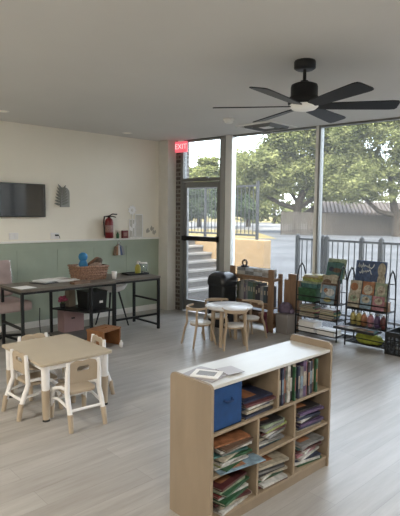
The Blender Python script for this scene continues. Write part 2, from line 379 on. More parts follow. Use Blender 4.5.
tag(MB().bb(XW + .002, XW + .045, 4.50, 4.60, 1.228, 1.35).bb(XW + .045, XW + .047, 4.515, 4.585, 1.26, 1.32, 1).build('small_box', [mat('maroon_card', (.16, .03, .035), .6), mat('maroon_label', (.30, .17, .15), .6)], bevel=.002), 'small dark red box on the ledge between bottle and white daisy decoration', 'box')
dz = thing('daisy_wall_decoration', 'white cut-out flower on a stem standing on the ledge', 'wall decoration', (XW + .01, 4.70, 1.235))
fl = MB()
for i in range(9):
    leafshape(fl, (0, .44), i * 2 * PI / 9, .085, .05, x=.004)
fl.build('petals', mat('bright_white', (.95, .95, .95), .5), dz)
ce = MB().lathe([(0, .004), (.02, .004), (.026, 0)], n=16).build('flower_centre', M['white'], dz); ce.rotation_euler = (0, R(90), 0); ce.location = (.012, 0, .44)
st = MB().tube([(.006, 0, .38), (.006, .01, 0)], .008); leafshape(st, (0, .14), R(60), .12, .05, .004); leafshape(st, (0, .1), R(125), .12, .05, .004)
st.build('stem', MATS['bright_white'], dz)
def frame_deco(y, z, w_, h_, lb, name='white_card'):
    b = MB(); t = .012
    b.bb(0, .008, -w_ / 2, w_ / 2, 0, t); b.bb(0, .008, -w_ / 2, w_ / 2, h_ - t, h_); b.bb(0, .008, -w_ / 2, -w_ / 2 + t, 0, h_); b.bb(0, .008, w_ / 2 - t, w_ / 2, 0, h_)
    o = thing(name, lb, 'picture frame', (XW + .004, y, z))
    b.build('frame', mat('bright_white', (.95, .95, .95)), o); MB().bb(0, .004, -w_ / 2 + t, w_ / 2 - t, t, h_ - t).build('sheet', mat('pale_card', (.62, .61, .57), .5, var=.05, scale=20), o)
frame_deco(4.84, 1.232, .15, .38, 'tall pale framed card right of the daisy decoration')
frame_deco(4.70, 1.232, .11, .30, 'narrow pale framed card behind the daisy stem')
for k, (y, z) in enumerate(((5.0, 1.30), (5.10, 1.33), (5.16, 1.27))):
    b = MB(); leafshape(b, (0, 0), R(70 + 20 * k), .09, .05, 0); leafshape(b, (.01, .02), R(20 + 30 * k), .06, .04, .001)
    tag(b.build('wall_sticker', mat('faint_grey_sticker', (.50, .49, .45), .6), None, 0, (XW + .002, y, z)), ['pale leaf sticker nearest the framed card', 'pale leaf sticker, highest of the three', 'pale leaf sticker nearest the corner column'][k], 'sticker', 'pale leaf stickers on the wall')
kr = thing('key_hooks', 'bunch of coloured key tags hanging on the green boards below the extinguisher', 'key ring', (XW + .012, 4.44, 1.17))
MB().tube([(.006 + 0 * t, .028 * math.cos(t), -.01 + .028 * math.sin(t)) for t in [i * PI / 8 for i in range(16)]], .004, close=True).build('ring', M['chrome'], kr)
for k, (dy, a, c) in enumerate(((-.07, -14, (.17, .10, .055)), (-.03, -5, (.30, .16, .08)), (.005, 0, (.65, .65, .62)), (.035, 7, (.09, .13, .26)), (.07, 14, (.30, .31, .32)))):
    b = MB().box((.006 + k * .003, dy * 1., -.14), (.012, .038, .14), Matrix.Rotation(R(a), 3, 'X')).tube([(.006, 0, -.03), (.006 + k * .003, dy * .85, -.07)], .005)
    b.build('key_tag', mat('tag_%d' % k, c, .5), kr)

# ------------------------------------------------------------------ desks
def tubebox(b, p, q, t=.03):
    p = Vector(p); q = Vector(q); b.box((p + q) / 2, tuple(max(abs(a), t) + (0 if abs(a) < 1e-6 else 0) for a in (q - p))); return b
dk = thing('desk', 'long dark desk with black legs holding papers and the wicker basket', 'desk', (-5.72, 2.86, 0))
MB().bb(-.31, .31, -.56, .70, .725, .755).build('desk_top', M['desk'], dk, .003)
for (x, y) in ((.285, -.535), (-.285, -.535), (.285, .345), (-.285, .345), (.285, .675), (-.285, .675)):
    MB().box((x, y if (x, y) != (-.285, .345) else .09, .3625), (.03, .03, .725)).build('leg', M['black'], dk)
fm = MB()
for y in (-.535, .345, .675):
    fm.box((0, y, .71), (.54, .028, .028)); MB().box((0, y, .30 if y < 0 else .05), (.54, .025, .025)).build('foot_rail', M['black'], dk)
fm.box((.285, .07, .71), (.025, 1.18, .026)); fm.box((-.285, .07, .71), (.025, 1.18, .026)); fm.build('frame', M['black'], dk)
MB().prism([(.30, .345), (.30, .675), (-.30, .675), (-.30, .09)], 'z', .37, .39).build('shelf', M['black'], dk, .002)
MB().bb(-.30, .30, .05, .675, .05, .07).build('lower_shelf', mat('grey_shelf', (.12, .115, .11), .6), dk, .002)
d2 = thing('desk', 'dark desk at the corner column with spray bottle and black tube legs', 'desk', (-5.79, 3.96, 0))
MB().bb(-.33, .29, -.385, .40, .722, .752).build('desk_top', M['desk'], d2, .003)
for (x, y) in ((.275, .37), (-.315, .37), (.275, -.36), (-.315, -.36)):
    MB().box((x, y, .361), (.032, .032, .722)).build('leg', M['black'], d2)
fm = MB()
for y in (.37, -.36): fm.box((-.02, y, .708), (.56, .03, .026))
for z in (.40, .06): MB().box((-.02, .37, z), (.56, .025, .025)).build('foot_rail', M['black'], d2)
fm.box((.275, 0, .708), (.03, .7, .026)); fm.box((-.315, 0, .708), (.03, .7, .026))
fm.build('frame', M['black'], d2); MB().box((.275, 0, .215), (.026, .70, .026)).build('foot_rail', M['black'], d2)

# on the desks
pp = MB(); random.seed(3)
for k in range(6): pp.box((random.uniform(-.03, .03), random.uniform(-.04, .04), .003 + k * .004), (.24, .32, .0035), R(random.uniform(-14, 14)))
def sheet(x, y, z, w_, l_, rz, lb, th=.002, m='paper', cat='paper', name='paper_sheet'):
    return tag(MB().box((0, 0, th / 2), (w_, l_, th)).build(name, M[m], None, 0, (x, y, z), rz), lb, cat, 'papers on the desk')
sheet(-5.60, 2.42, .755, .22, .20, R(8), 'white paper sheet at the left end of the long desk')
for k, (x, y, rz, lb) in enumerate(((-5.95, 3.0, 5, 'white paper pile reaching nearest the green wall'), (-5.80, 3.07, -12, 'white paper pile touching the wicker basket'), (-5.87, 2.83, 22, 'white paper pile lying on a black folder'))):
    b = MB(); random.seed(k)
    for i in range(7): b.box((random.uniform(-.015, .015), random.uniform(-.015, .015), .002 + i * .003), (.21, .28, .0028), R(random.uniform(-8, 8)))
    tag(b.build('paper_pile', M['paper'], None, 0, (x, y, .755 if k < 2 else .763), R(rz)), lb, 'papers', 'papers on the desk')
tag(MB().bb(-.13, .13, -.17, .17, 0, .007).build('folder', M['blackpl'], None, .002, (-5.84, 2.82, .7555), R(20)), 'black folder lying under a paper pile on the long desk', 'folder')
tag(MB().bb(-.05, .05, -.12, .12, 0, .03).box((0, .0, .034), (.08, .16, .008), .2).build('wooden_tray', mat('tray_wood', (.17, .10, .06), .5, var=.2), None, .004, (-5.49, 3.09, .755), R(5)), 'flat brown wooden tray at the desk edge before the basket', 'tray')
bk = thing('wicker_basket', 'reddish brown wicker basket heaped with bits on the long desk', 'basket', (-5.83, 3.40, .7555), R(-4))
def ringbox(b, w_, l_, z0, z1, t, flare=.02):
    for s in (-1, 1):
        b.add([(s * w_ / 2, -l_ / 2, z0), (s * w_ / 2, l_ / 2, z0), (s * (w_ / 2 + flare), l_ / 2 + flare, z1), (s * (w_ / 2 + flare), -l_ / 2 - flare, z1), (s * (w_ / 2 - t), -l_ / 2, z0), (s * (w_ / 2 - t), l_ / 2, z0), (s * (w_ / 2 + flare - t), l_ / 2 + flare, z1), (s * (w_ / 2 + flare - t), -l_ / 2 - flare, z1)], [(0, 1, 2, 3), (7, 6, 5, 4), (0, 4, 5, 1), (3, 2, 6, 7), (0, 3, 7, 4), (1, 5, 6, 2)])
        b.add([(-w_ / 2, s * l_ / 2, z0), (w_ / 2, s * l_ / 2, z0), (w_ / 2 + flare, s * (l_ / 2 + flare), z1), (-w_ / 2 - flare, s * (l_ / 2 + flare), z1), (-w_ / 2, s * (l_ / 2 - t), z0), (w_ / 2, s * (l_ / 2 - t), z0), (w_ / 2 + flare, s * (l_ / 2 + flare - t), z1), (-w_ / 2 - flare, s * (l_ / 2 + flare - t), z1)], [(0, 1, 2, 3), (7, 6, 5, 4), (0, 4, 5, 1), (3, 2, 6, 7), (0, 3, 7, 4), (1, 5, 6, 2)])
    b.bb(-w_ / 2, w_ / 2, -l_ / 2, l_ / 2, z0, z0 + .01)
b = MB(); ringbox(b, .28, .36, 0, .17, .012, .025)
for zz in (.03, .065, .10, .135):
    e = .025 * zz / .17; b.tube([(x * (.145 + e), y * (.185 + e), zz) for x, y in ((-1, -1), (1, -1), (1, 1), (-1, 1))], .007, close=True)
b.build('basket_body', M['wicker'], bk)
MB().tube([(x * .167, y * .207, .173) for x, y in ((-1, -1), (0, -1.02), (1, -1), (1.02, 0), (1, 1), (0, 1.02), (-1, 1), (-1.02, 0))], .013, close=True).build('rim', M['wicker'], bk)
random.seed(5)
cols = [((.55, .50, .44), 'cream'), ((.20, .11, .07), 'brown'), ((.30, .22, .18), 'taupe'), ((.10, .075, .06), 'dark brown')]
bt = thing('blue_plush_toy', 'bright blue rounded toy standing up in the wicker basket', 'toy', (-5.86, 3.34, .868))
MB().lathe([(0, 0), (.055, .01), (.062, .07), (.045, .12), (.035, .135)]).build('body', mat('bright_blue', (.035, .20, .42), .7), bt)
MB().lathe([(.03, .125), (.052, .145), (.06, .18), (.05, .215), (.02, .235), (0, .236)]).build('head', MATS['bright_blue'], bt)
for k, (x, y, z, rx, ci, nm) in enumerate(((-.05, -.17, .13, 80, 0, 'cream rolled cloth at the left end of the basket'), (.06, .06, .14, 30, 2, 'taupe rolled cloth in the middle of the basket'), (-.06, .16, .16, 60, 1, 'brown rolled cloth at the right end of the basket'), (.04, .17, .15, 10, 3, 'dark brown rolled cloth at the right front of the basket'))):
    o = MB().lathe([(0, 0), (.035, .005), (.045, .03), (.045, .15), (.03, .18), (0, .185)], n=12).build('rolled_cloth', mat('cloth_' + cols[ci][1].replace(' ', '_'), cols[ci][0], .9, var=.3, scale=30), None, 0, (-5.83 + x * .8, 3.40 + y * .6 - .06, .80 + z - .05))
    o.rotation_euler = (R(-70 + k * 8), R(15), R(rx - 60)); tag(o, nm, 'cloth', 'rolled cloths in the basket')
cup = thing('paper_cup', 'white paper cup standing between basket and spray bottle', 'cup', (-5.62, 3.665, .7535))
MB().lathe([(0, 0), (.026, 0), (.036, .095), (.034, .095), (.025, .004)]).build('cup_body', M['plwhite'], cup)
MB().lathe([(.036, .093), (.038, .096), (.036, .099), (.034, .096)]).build('rim', M['plwhite'], cup)
ty = tag(MB().bb(-.10, .10, -.17, .17, 0, .012).bb(-.10, -.09, -.17, .17, .012, .025).bb(.09, .10, -.17, .17, .012, .025).bb(-.1, .1, -.17, -.16, .012, .025).bb(-.1, .1, .16, .17, .012, .025).build('serving_tray', M['blackpl'], None, .002, (-5.86, 4.18, .7525), R(-5)), 'black tray under the spray bottle on the corner desk', 'tray')
sb = thing('spray_bottle', 'yellow-green spray bottle on the black tray', 'bottle', (-5.84, 4.21, .7655))
MB().lathe([(0, 0), (.038, 0), (.042, .01), (.042, .09), (.03, .12), (.014, .135)]).build('bottle_body', mat('yellow_green_liquid', (.36, .33, .05), .3), sb)
MB().lathe([(0, .13), (.017, .13), (.017, .155), (.01, .16), (0, .16)]).bb(-.012, .05, -.01, .01, .158, .178).build('nozzle', M['plwhite'], sb)
MB().tube([(.035, 0, .16), (.045, 0, .13)], .004).build('trigger', mat('blue_trigger', (.05, .1, .3), .4), sb)
jr = thing('glass_jar', 'clear glass jar with a white lid beside the spray bottle', 'jar', (-5.82, 4.30, .7655))
MB().lathe([(0, 0), (.05, 0), (.055, .01), (.055, .12), (.045, .135)]).build('jar_body', glass_mat('jar_glass', (.8, .85, .84), .12), jr)
MB().lathe([(.0, .155), (.048, .155), (.05, .135), (0, .134)]).build('lid', M['plwhite'], jr)

# under the desk
bn = thing('black_bin', 'black plastic bin with a white label on the desk shelf', 'bin', (-5.72, 3.385, .3905))
b = MB(); ringbox(b, .26, .27, 0, .22, .008, .012); b.build('bin_body', M['blackpl'], bn, .003)
MB().bb(-.146, .146, -.15, .15, .212, .226).build('lid', M['blackpl'], bn, .004)
MB().bb(.136, .139, .03, .08, .07, .10).build('label_sticker', M['paper'], bn)
fwp = thing('flower_posy', 'pink flowers in a small dark pot on the desk shelf', 'flowers', (-5.90, 3.06, .391))
MB().lathe([(0, 0), (.03, 0), (.04, .06), (.036, .06), (.03, .01)]).build('pot', M['blackpl'], fwp)
fb = MB(); random.seed(9)
for k in range(9):
    a = k * 2 * PI / 9; r0 = .045 if k % 2 else .02
    fb.lathe([(0, -.018), (.018, -.012), (.024, .002), (.018, .014), (0, .018)], (r0 * math.cos(a), r0 * math.sin(a), .12 + random.uniform(-.025, .025)), 8)
fb.build('blooms', mat('pink_petals', (.42, .08, .16), .7, var=.3, scale=40), fwp)
stb = MB()
for k in range(7): a = k * .9; stb.tube([(0, 0, .03), (.035 * math.cos(a), .035 * math.sin(a), .10)], .004, 6)
stb.build('stems', mat('stem_green', (.06, .10, .04), .7), fwp)
pbg = thing('paper_bag', 'tan paper bag on the desk shelf between flowers and black bin', 'bag', (-5.96, 3.20, .391), R(5))
MB().prism([(-.05, 0), (.05, 0), (.05, .15), (.035, .25), (-.04, .24), (-.05, .15)], 'y', -.05, .05).build('bag_body', mat('tan_paper', (.30, .25, .20), .8), pbg, .004)
MB().bb(-.035, .03, -.045, .045, .235, .262).build('folded_top', MATS['tan_paper'], pbg, .003)
pk = thing('storage_box', 'dusty pink storage box leaning under the long desk', 'box', (-5.96, 3.19, .0705))
MB().bb(-.07, .10, -.14, .155, 0, .285).build('box_body', mat('dusty_pink', (.33, .22, .23), .7), pk, .004)
MB().bb(.1005, .103, -.03, .02, .17, .19).build('handle_slot', M['blackpl'], pk)
cbz = MB().tube([(-6.55, 3.05, .30), (-6.5, 3.02, .12), (-6.4, 2.98, .02), (-6.2, 2.9, .012), (-6.15, 2.7, .012)], .006)
tag(cbz.build('power_cable', M['black']), 'black cable dropping down the green wall behind the desk', 'cable')
of = thing('office_chair', 'mauve cushioned office chair at the left end of the long desk', 'office chair', (-6.10, 2.37, 0), R(4))
# local: faces +x
MB().bb(-.27, .25, -.26, .26, .42, .54).build('seat', M['mauve'], of, .035, seg=3)
bk2 = MB().box((-.27, 0, .78), (.07, .48, .46), Matrix.Rotation(R(-8), 3, 'Y')); bk2.build('backrest', M['mauve'], of, .03, seg=3)
MB().tube([(-.28, .25, .56), (-.30, .255, .78), (-.335, .25, 1.0)], .012).tube([(-.28, -.25, .56), (-.30, -.255, .78), (-.335, -.25, 1.0)], .012).build('back_frame', M['chrome'], of)
MB().tube([(0, 0, .42), (0, 0, .10)], .022).build('gas_lift', M['black'], of)
for k in range(5):
    a = k * 2 * PI / 5 + .3; MB().tube([(0, 0, .10), (.27 * math.cos(a), .27 * math.sin(a), .07)], .016).build('base_arm', M['black'], of)
    MB().tube([(.27 * math.cos(a) - .012, .27 * math.sin(a), .028), (.27 * math.cos(a) + .012, .27 * math.sin(a), .028)], .028).build('caster', M['black'], of)
wc = thing('shell_chair', 'white moulded chair pushed behind the corner desk', 'chair', (-6.12, 3.95, 0), R(0))
MB().lathe([(0, .49), (.10, .495), (.17, .525), (.215, .60), (.21, .605), (.165, .537), (.1, .508), (0, .502)], n=28, sy=1.08).build('seat', M['plwhite'], wc)
for sx in (-1, 1):
    for sy in (-1, 1): MB().tube([(sx * .07, sy * .07, .495), (sx * .17, sy * .17, 0)], [.015, .010]).build('leg', M['black'], wc)
# step stool
so = thing('step_stool', 'small brown wooden stool with a hand slot under the desk edge', 'stool', (-5.20, 3.24, 0), R(18))
b = MB(); b.bb(-.13, .13, -.17, -.03, .205, .225); b.bb(-.13, .13, .03, .17, .205, .225); b.bb(-.13, -.05, -.03, .03, .205, .225); b.bb(.05, .13, -.03, .03, .205, .225)
so_top = MB(); so_top.bb(-.13, -.02, -.17, .17, .205, .225); so_top.bb(.02, .13, -.17, .17, .205, .225); so_top.bb(-.02, .02, -.17, -.05, .205, .225); so_top.bb(-.02, .02, .05, .17, .205, .225)
so_top.build('stool_top', M['orangewood'], so)
for s in (-1, 1): MB().bb(-.125, .125, s * .155 - .01, s * .155 + .01, 0, .205).build('side_panel', M['orangewood'], so)
MB().bb(-.12, -.105, -.145, .145, .03, .205).build('back_panel', M['orangewood'], so)
tag(MB().lathe([(0, 0), (.022, 0), (.024, .05), (.012, .07), (.012, .085), (0, .085)]).build('white_bottle', M['plwhite'], None, 0, (-5.02, 3.37, .0)), 'little white bottle standing on the floor by the brown stool', 'bottle')

# ------------------------------------------------------------------ square table with chairs
t = thing('square_table', 'low square beige table with white legs', 'table', (-3.93, 1.97, 0))
def rrect(w_, l_, r, n=5):
    p = []
    for cx, cy, a0 in ((w_ / 2 - r, l_ / 2 - r, 0), (-w_ / 2 + r, l_ / 2 - r, 90), (-w_ / 2 + r, -l_ / 2 + r, 180), (w_ / 2 - r, -l_ / 2 + r, 270)):
        for i in range(n + 1): a = R(a0 + 90 * i / n); p.append((cx + r * math.cos(a), cy + r * math.sin(a)))
    return p
TW, TL, TH = .80, .64, .47
MB().prism(rrect(TW, TL, .03), 'z', TH - .022, TH).build('tabletop', M['tabletop'], t, .004)
ap = MB()
for s in (-1, 1): ap.bb(-TW / 2 + .05, TW / 2 - .05, s * (TL / 2 - .045) - .01, s * (TL / 2 - .045) + .01, TH - .065, TH - .022); ap.bb(s * (TW / 2 - .045) - .01, s * (TW / 2 - .045) + .01, -TL / 2 + .05, TL / 2 - .05, TH - .065, TH - .022)
ap.build('apron', M['plwhite'], t)
for sx in (-1, 1):
    for sy in (-1, 1):
        x, y = sx * (TW / 2 - .055), sy * (TL / 2 - .055)
        lg = MB().tube([(x, y, TH - .022), (x, y, .24)], [.034, .030], 14).build('leg', M['plwhite'], t)
        MB().tube([(x, y, .25), (x, y, .015)], [.034, .026], 14).build('leg_sleeve', M['beige'], lg)
        MB().tube([(x, y, .016), (x, y, 0)], [.026, .028], 14).build('foot', M['rubber'], lg)
def make_kid_chair(loc, rz, lb):
    # faces +x, seat .27 high
    c = thing('toddler_chair', lb, 'chair', loc, rz, 'beige and white toddler chairs at the square table')
    MB().prism([(x + .01, y) for x, y in rrect(.27, .26, .06)], 'z', .248, .272).build('seat', M['beige'], c, .008)
    # backrest panel with a carry hole
    bkm = MB(); yo = [(-.115, .34), (-.125, .45), (-.10, .50), (-.05, .515), (-.0, .505), (.05, .515), (.10, .50), (.125, .45), (.115, .34)]
    hole = [(-.05, .43), (-.055, .445), (-.045, .465), (-.02, .47), (0, .465), (.02, .47), (.045, .465), (.055, .445), (.05, .43)]
    def bx(z): return -.128 - (z - .27) * .06
    vs = []
    for (y, z) in yo + hole: vs.append((bx(z) - .009, y, z))
    for (y, z) in yo + hole: vs.append((bx(z) + .009, y, z))
    n = 9; fs = []
    for i in range(n):
        j = (i + 1) % n
        fs += [(i, j, n + j, n + i), (2 * n + i, 3 * n + i, 3 * n + j, 2 * n + j), (i, 2 * n + i, 2 * n + j, j), (n + i, n + j, 3 * n + j, 3 * n + i)]
    bkm.add(vs, fs).build('backrest', M['beige'], c, .003)
    for s in (-1, 1):
        sf = MB().tube([(-.20, s * .135, .10), (-.165, s * .135, .20), (-.135, s * .132, .27), (-.142, s * .130, .42), (-.146, s * .124, .505)], [.019, .020, .020, .018, .014], 10)
        sf.tube([(-.13, s * .132, .30), (-.05, s * .145, .30), (.06, s * .145, .265), (.11, s * .14, .22), (.135, s * .14, .10)], [.013, .014, .014, .017, .017], 10)
        sf.tube([(-.17, s * .135, .17), (0, s * .14, .19), (.12, s * .14, .17)], .011, 8)
        sf.build('side_frame', M['plwhite'], c)
        for (x0, x1, nm) in ((-.197, -.222, 0), (.134, .15, 0)):
            MB().tube([(x0, s * .136, .13), (x1, s * .14, 0)], [.022, .018], 12).build('leg', M['beige'], c)
    MB().tube([(-.185, -.135, .15), (-.185, .135, .15)], .012, 8).build('cross_bar', M['plwhite'], c)
    MB().tube([(.13, -.14, .15), (.13, .14, .15)], .012, 8).build('cross_bar', M['plwhite'], c)
    return c
kc = make_kid_chair((-3.47, 1.90, 0), R(176), 'beige toddler chair nearest the bookcase, its back to the camera side')
dup(kc, (-3.87, 1.76, 0), R(92), 'beige toddler chair at the left front of the square table, back to the frame edge')
dup(kc, (-4.215, 1.95, 0), R(-3), 'beige toddler chair behind the square table, facing the bookcase')
dup(kc, (-3.91, 2.22, 0), R(-98), 'beige toddler chair at the far side of the square table near the brown stool')

# ------------------------------------------------------------------ round table and bentwood chairs
rt = thing('round_table', 'small round white-topped table with wooden legs', 'table', (-4.30, 4.50, 0))
MB().lathe([(0, .455), (.275, .455), (.296, .46), (.30, .47), (.30, .478), (.293, .484), (0, .485)], n=40).build('tabletop', M['seatwhite'], rt)
for k in range(4):
    a = R(20 + 90 * k); MB().tube([(.21 * math.cos(a), .21 * math.sin(a), .456), (.235 * math.cos(a), .235 * math.sin(a), 0)], [.028, .022], 12).build('leg', M['chairwood'], rt)
MB().lathe([(.20, .455), (.20, .42), (.185, .42), (.185, .455)], n=32).build('apron', M['chairwood'], rt)
def make_bent(loc, rz, lb):
    c = thing('bentwood_chair', lb, 'chair', loc, rz, 'toddler chairs around the round table')   # faces +x
    MB().lathe([(0, .265), (.12, .265), (.135, .272), (.135, .282), (.125, .288), (0, .287)], n=28).build('seat', M['seatwhite'], c)
    MB().lathe([(.11, .25), (.128, .25), (.128, .266), (.11, .266), (.11, .25)], n=28).build('seat_ring', M['chairwood'], c)
    # curved top rail wrapping the back
    pts = [(-.02 + .15 * math.cos(a) * 1.05, .155 * math.sin(a), .48 + .015 * math.cos(a)) for a in [R(85 + 190 * i / 14) for i in range(15)]]
    rl = MB()
    vs = []
    for i, p in enumerate(pts):
        nx, ny = (p[0] + .02), p[1]; L = math.hypot(nx, ny); nx /= L; ny /= L; h = .022 - .010 * abs(i - 7) / 7
        for (o, q) in ((-.009, -h), (.009, -h), (.009, h), (-.009, h)): vs.append((p[0] + nx * o, p[1] + ny * o, p[2] + q))
    fs = []
    for i in range(14):
        for j in range(4): fs.append((i * 4 + j, i * 4 + (j + 1) % 4, (i + 1) * 4 + (j + 1) % 4, (i + 1) * 4 + j))
    fs += [(0, 1, 2, 3), (59, 58, 57, 56)]
    rl.add(vs, fs).build('top_rail', M['chairwood'], c, .005)
    for s in (-1, 1):
        MB().tube([(-.19, s * .14, 0), (-.15, s * .125, .2), (-.125, s * .11, .28), (-.13, s * .115, .38), (-.125, s * .118, .475)], [.012, .015, .016, .014, .012], 10).build('leg', M['chairwood'], c)
        MB().tube([(.15, s * .13, 0), (.115, s * .11, .16), (.095, s * .09, .258)], [.012, .015, .016], 10).build('leg', M['chairwood'], c)
    return c
bc = make_bent((-4.50, 4.20, 0), R(80), 'bentwood toddler chair on the left of the round table, nearest the square table')
dup(bc, (-4.12, 4.42, 0), R(138), 'bentwood toddler chair in front of the round table, its back towards the bookcase')
dup(bc, (-4.30, 4.89, 0), R(-96), 'bentwood toddler chair on the right of the round table, by the wooden rack')
dup(bc, (-4.66, 4.66, 0), R(-20), 'bentwood toddler chair behind the round table, in front of the rubbish bin')

# rubbish bin
tb = thing('rubbish_bin', 'black domed rubbish bin behind the round table', 'bin', (-5.06, 5.15, 0), R(5))
MB().prism(rrect(.31, .32, .05), 'z', 0, .60).build('bin_body', M['blackpl'], tb, .008)
b = MB(); prof = [(0, 1.0), (.03, 1.06), (.08, 1.04), (.13, .96), (.165, .80), (.19, .55), (.2, .25), (.203, 0)]
vs = []; base = rrect(.33, .33, .06); n = len(base)
for dzv, sc in prof: vs += [(x * sc if sc else 0, y * sc if sc else 0, .60 + dzv) for x, y in base]
fs = [(i * n + j, i * n + (j + 1) % n, (i + 1) * n + (j + 1) % n, (i + 1) * n + j) for i in range(len(prof) - 1) for j in range(n)]
b.add(vs, fs, 0, True).build('domed_lid', mat('lid_black', (.02, .022, .026), .3), tb)
MB().box((.0, -.172, .69), (.22, .006, .11)).build('flap', M['blackpl'], tb, .003)

# ------------------------------------------------------------------ wooden rack
wr = thing('wooden_rack', 'brown wooden display rack with hanging folders by the window', 'rack', (-4.70, 5.50, 0), R(-1))
HW = .37
for x in (-HW, HW): 
    MB().bb(x - .045, x + .045, -.14, -.11, 0, .87).bb(x - .03, x + .03, .06, .09, 0, .80).bb(x - .02, x + .02, -.11, .06, .05, .10).bb(x - .02, x + .02, -.11, .06, .70, .74).build('side_post', M['brownwood'], wr, .004)
for (z, n_) in ((.12, 'front_rail'), (.33, 'front_rail'), (.375, 'front_rail'), (.735, 'front_rail')):
    MB().bb(-HW + .036, HW - .036, -.135, -.115, z - .018, z + .018).build(n_, M['brownwood'], wr, .003)
for z in (.10, .31, .70): MB().bb(-HW + .036, HW - .036, -.11, .07, z - .008, z + .008).build('shelf', M['brownwood'], wr, .002)
random.seed(21)
fcol = [((.055, .085, .11), 'slate blue'), ((.10, .17, .16), 'teal'), ((.25, .26, .28), 'grey'), ((.05, .05, .065), 'charcoal'), ((.16, .14, .20), 'dull purple'), ((.10, .13, .09), 'dark green'), ((.32, .32, .31), 'pale grey')]
ORD = ['first', 'second', 'third', 'fourth', 'fifth', 'sixth', 'seventh', 'eighth', 'ninth', 'tenth', 'eleventh', 'twelfth', 'thirteenth', 'fourteenth', 'fifteenth']
x = -5.02; k = 0
while x < -4.42 and k < 15:
    w_ = random.uniform(.035, .06); c, cn = random.choice(fcol); h = random.uniform(.29, .35)
    b = MB().box((0, 0, h / 2), (w_, .15, h)).box((0, .0, h / 2 + .002), (w_ - .012, .14, h), None, 1).box((0, -.0755, h * .7), (w_ * .5, .001, h * .2), None, 1)
    tag(b.build('file_binder', [mat('binder_' + cn.replace(' ', '_'), c, .6), M['page']], None, .004, (x + w_ / 2, 5.485, .319)), '%s upright binder in the wooden rack, %s from its left post' % (cn, ORD[k]), 'binder', 'binders in the wooden rack')
    x += w_ + .003; k += 1
x = -5.02
for k in range(4):
    w_ = .155; c, cn = [((.30, .29, .28), 'grey'), ((.42, .42, .42), 'pale grey'), ((.20, .21, .22), 'dark grey'), ((.42, .45, .50), 'bluish white')][k]
    for j in range(3):
        b = MB(); b.prism([(u + (random.uniform(-.008, .008)), v) for u, v in rrect(w_, .16, .03)], 'z', 0, .048)
        tag(b.build('folded_cloth', mat('fold_%d' % ((k + j) % 4), [(.30, .29, .28), (.42, .42, .42), (.20, .21, .22), (.42, .45, .50)][(k + j) % 4], .9, var=.2, scale=30), None, .008, (x + w_ / 2, 5.48, .709 + j * .0495), R(random.uniform(-4, 4))),
            '%s folded cloth on the rack top, %s pile from the left post, %s' % (['grey', 'pale grey', 'dark grey', 'bluish white'][(k + j) % 4], ORD[k], ['bottom', 'middle', 'topmost'][j]), 'cloth', 'folded cloths on the wooden rack')
    x += .162
td = thing('tape_dispenser', 'small dark round tape dispenser on top of the wooden rack', 'tape dispenser', (-4.90, 5.45, .858))
MB().bb(-.05, .05, -.03, .03, 0, .025).build('base', M['blackpl'], td, .004)
tt = MB().tube([(.042 * math.cos(a), 0, .06 + .042 * math.sin(a)) for a in [i * PI / 10 for i in range(20)]], .013, close=True); tt.build('tape_roll', mat('roll_brown', (.07, .045, .03), .5), td)
# baskets low in the rack
for k in range(3):
    b = MB(); ringbox(b, .22, .14, 0, .12, .008, .006)
    tag(b.build('low_basket', M['wicker'] if k != 1 else mat('brown_felt', (.12, .08, .06), .9), None, .002, (-4.93 + k * .23, 5.48, .1085)), ['wicker bin at the left of the lowest rack shelf', 'brown felt bin in the middle of the lowest rack shelf', 'wicker bin at the right of the lowest rack shelf'][k], 'bin', 'bins on the lowest rack shelf')

# white box + cloth between rack and wire racks
wb = thing('clear_storage_box', 'white translucent storage box on the floor beside the wooden rack', 'box', (-4.175, 5.52, 0))
b = MB(); ringbox(b, .19, .20, 0, .26, .006, .012); b.build('box_body', mat('milky_plastic', (.30, .28, .27), .35), wb, .002)
MB().bb(-.105, .105, -.115, .115, .255, .275).build('lid', mat('milky_lid', (.22, .20, .20), .4), wb, .004)
tag(MB().lathe([(0, 0), (.08, .005), (.10, .05), (.09, .10), (.05, .14), (0, .15)], n=14).lathe([(0, 0), (.04, .0), (.05, .03), (.03, .06), (0, .07)], (.08, .02, .0), 12).build('cloth_bundle', mat('purple_cloth', (.13, .10, .15), .9, var=.4, scale=18, bump=.6), None, 0, (-4.19, 5.52, .276)), 'purple-grey cloth bundle on the white storage box', 'cloth')
pt = MB().tube([(-4.31, 5.24, .30), (-4.31, 5.22, .18), (-4.285, 5.23, .06), (-4.28, 5.25, .02)], [.018, .024, .022, .014], 8)
tag(pt.build('hanging_scarf', mat('magenta_scarf', (.14, .03, .055), .9, var=.4, scale=20)), 'narrow dark magenta scarf hanging by the right rack post', 'scarf')
bxb = thing('brown_carton', 'brown carton on top of the cloth bundle, against the window', 'box', (-4.20, 5.695, .0), R(8))
MB().bb(-.12, .12, -.045, .045, 0, .72).build('carton_body', M['brownwood'], bxb, .003)
MB().bb(-.06, .06, -.04, .04, .72, .80).build('flap', M['brownwood'], bxb)
bxb['label'] = 'tall brown wooden box standing behind the white storage box'; bxb.name = 'tall_wooden_box'

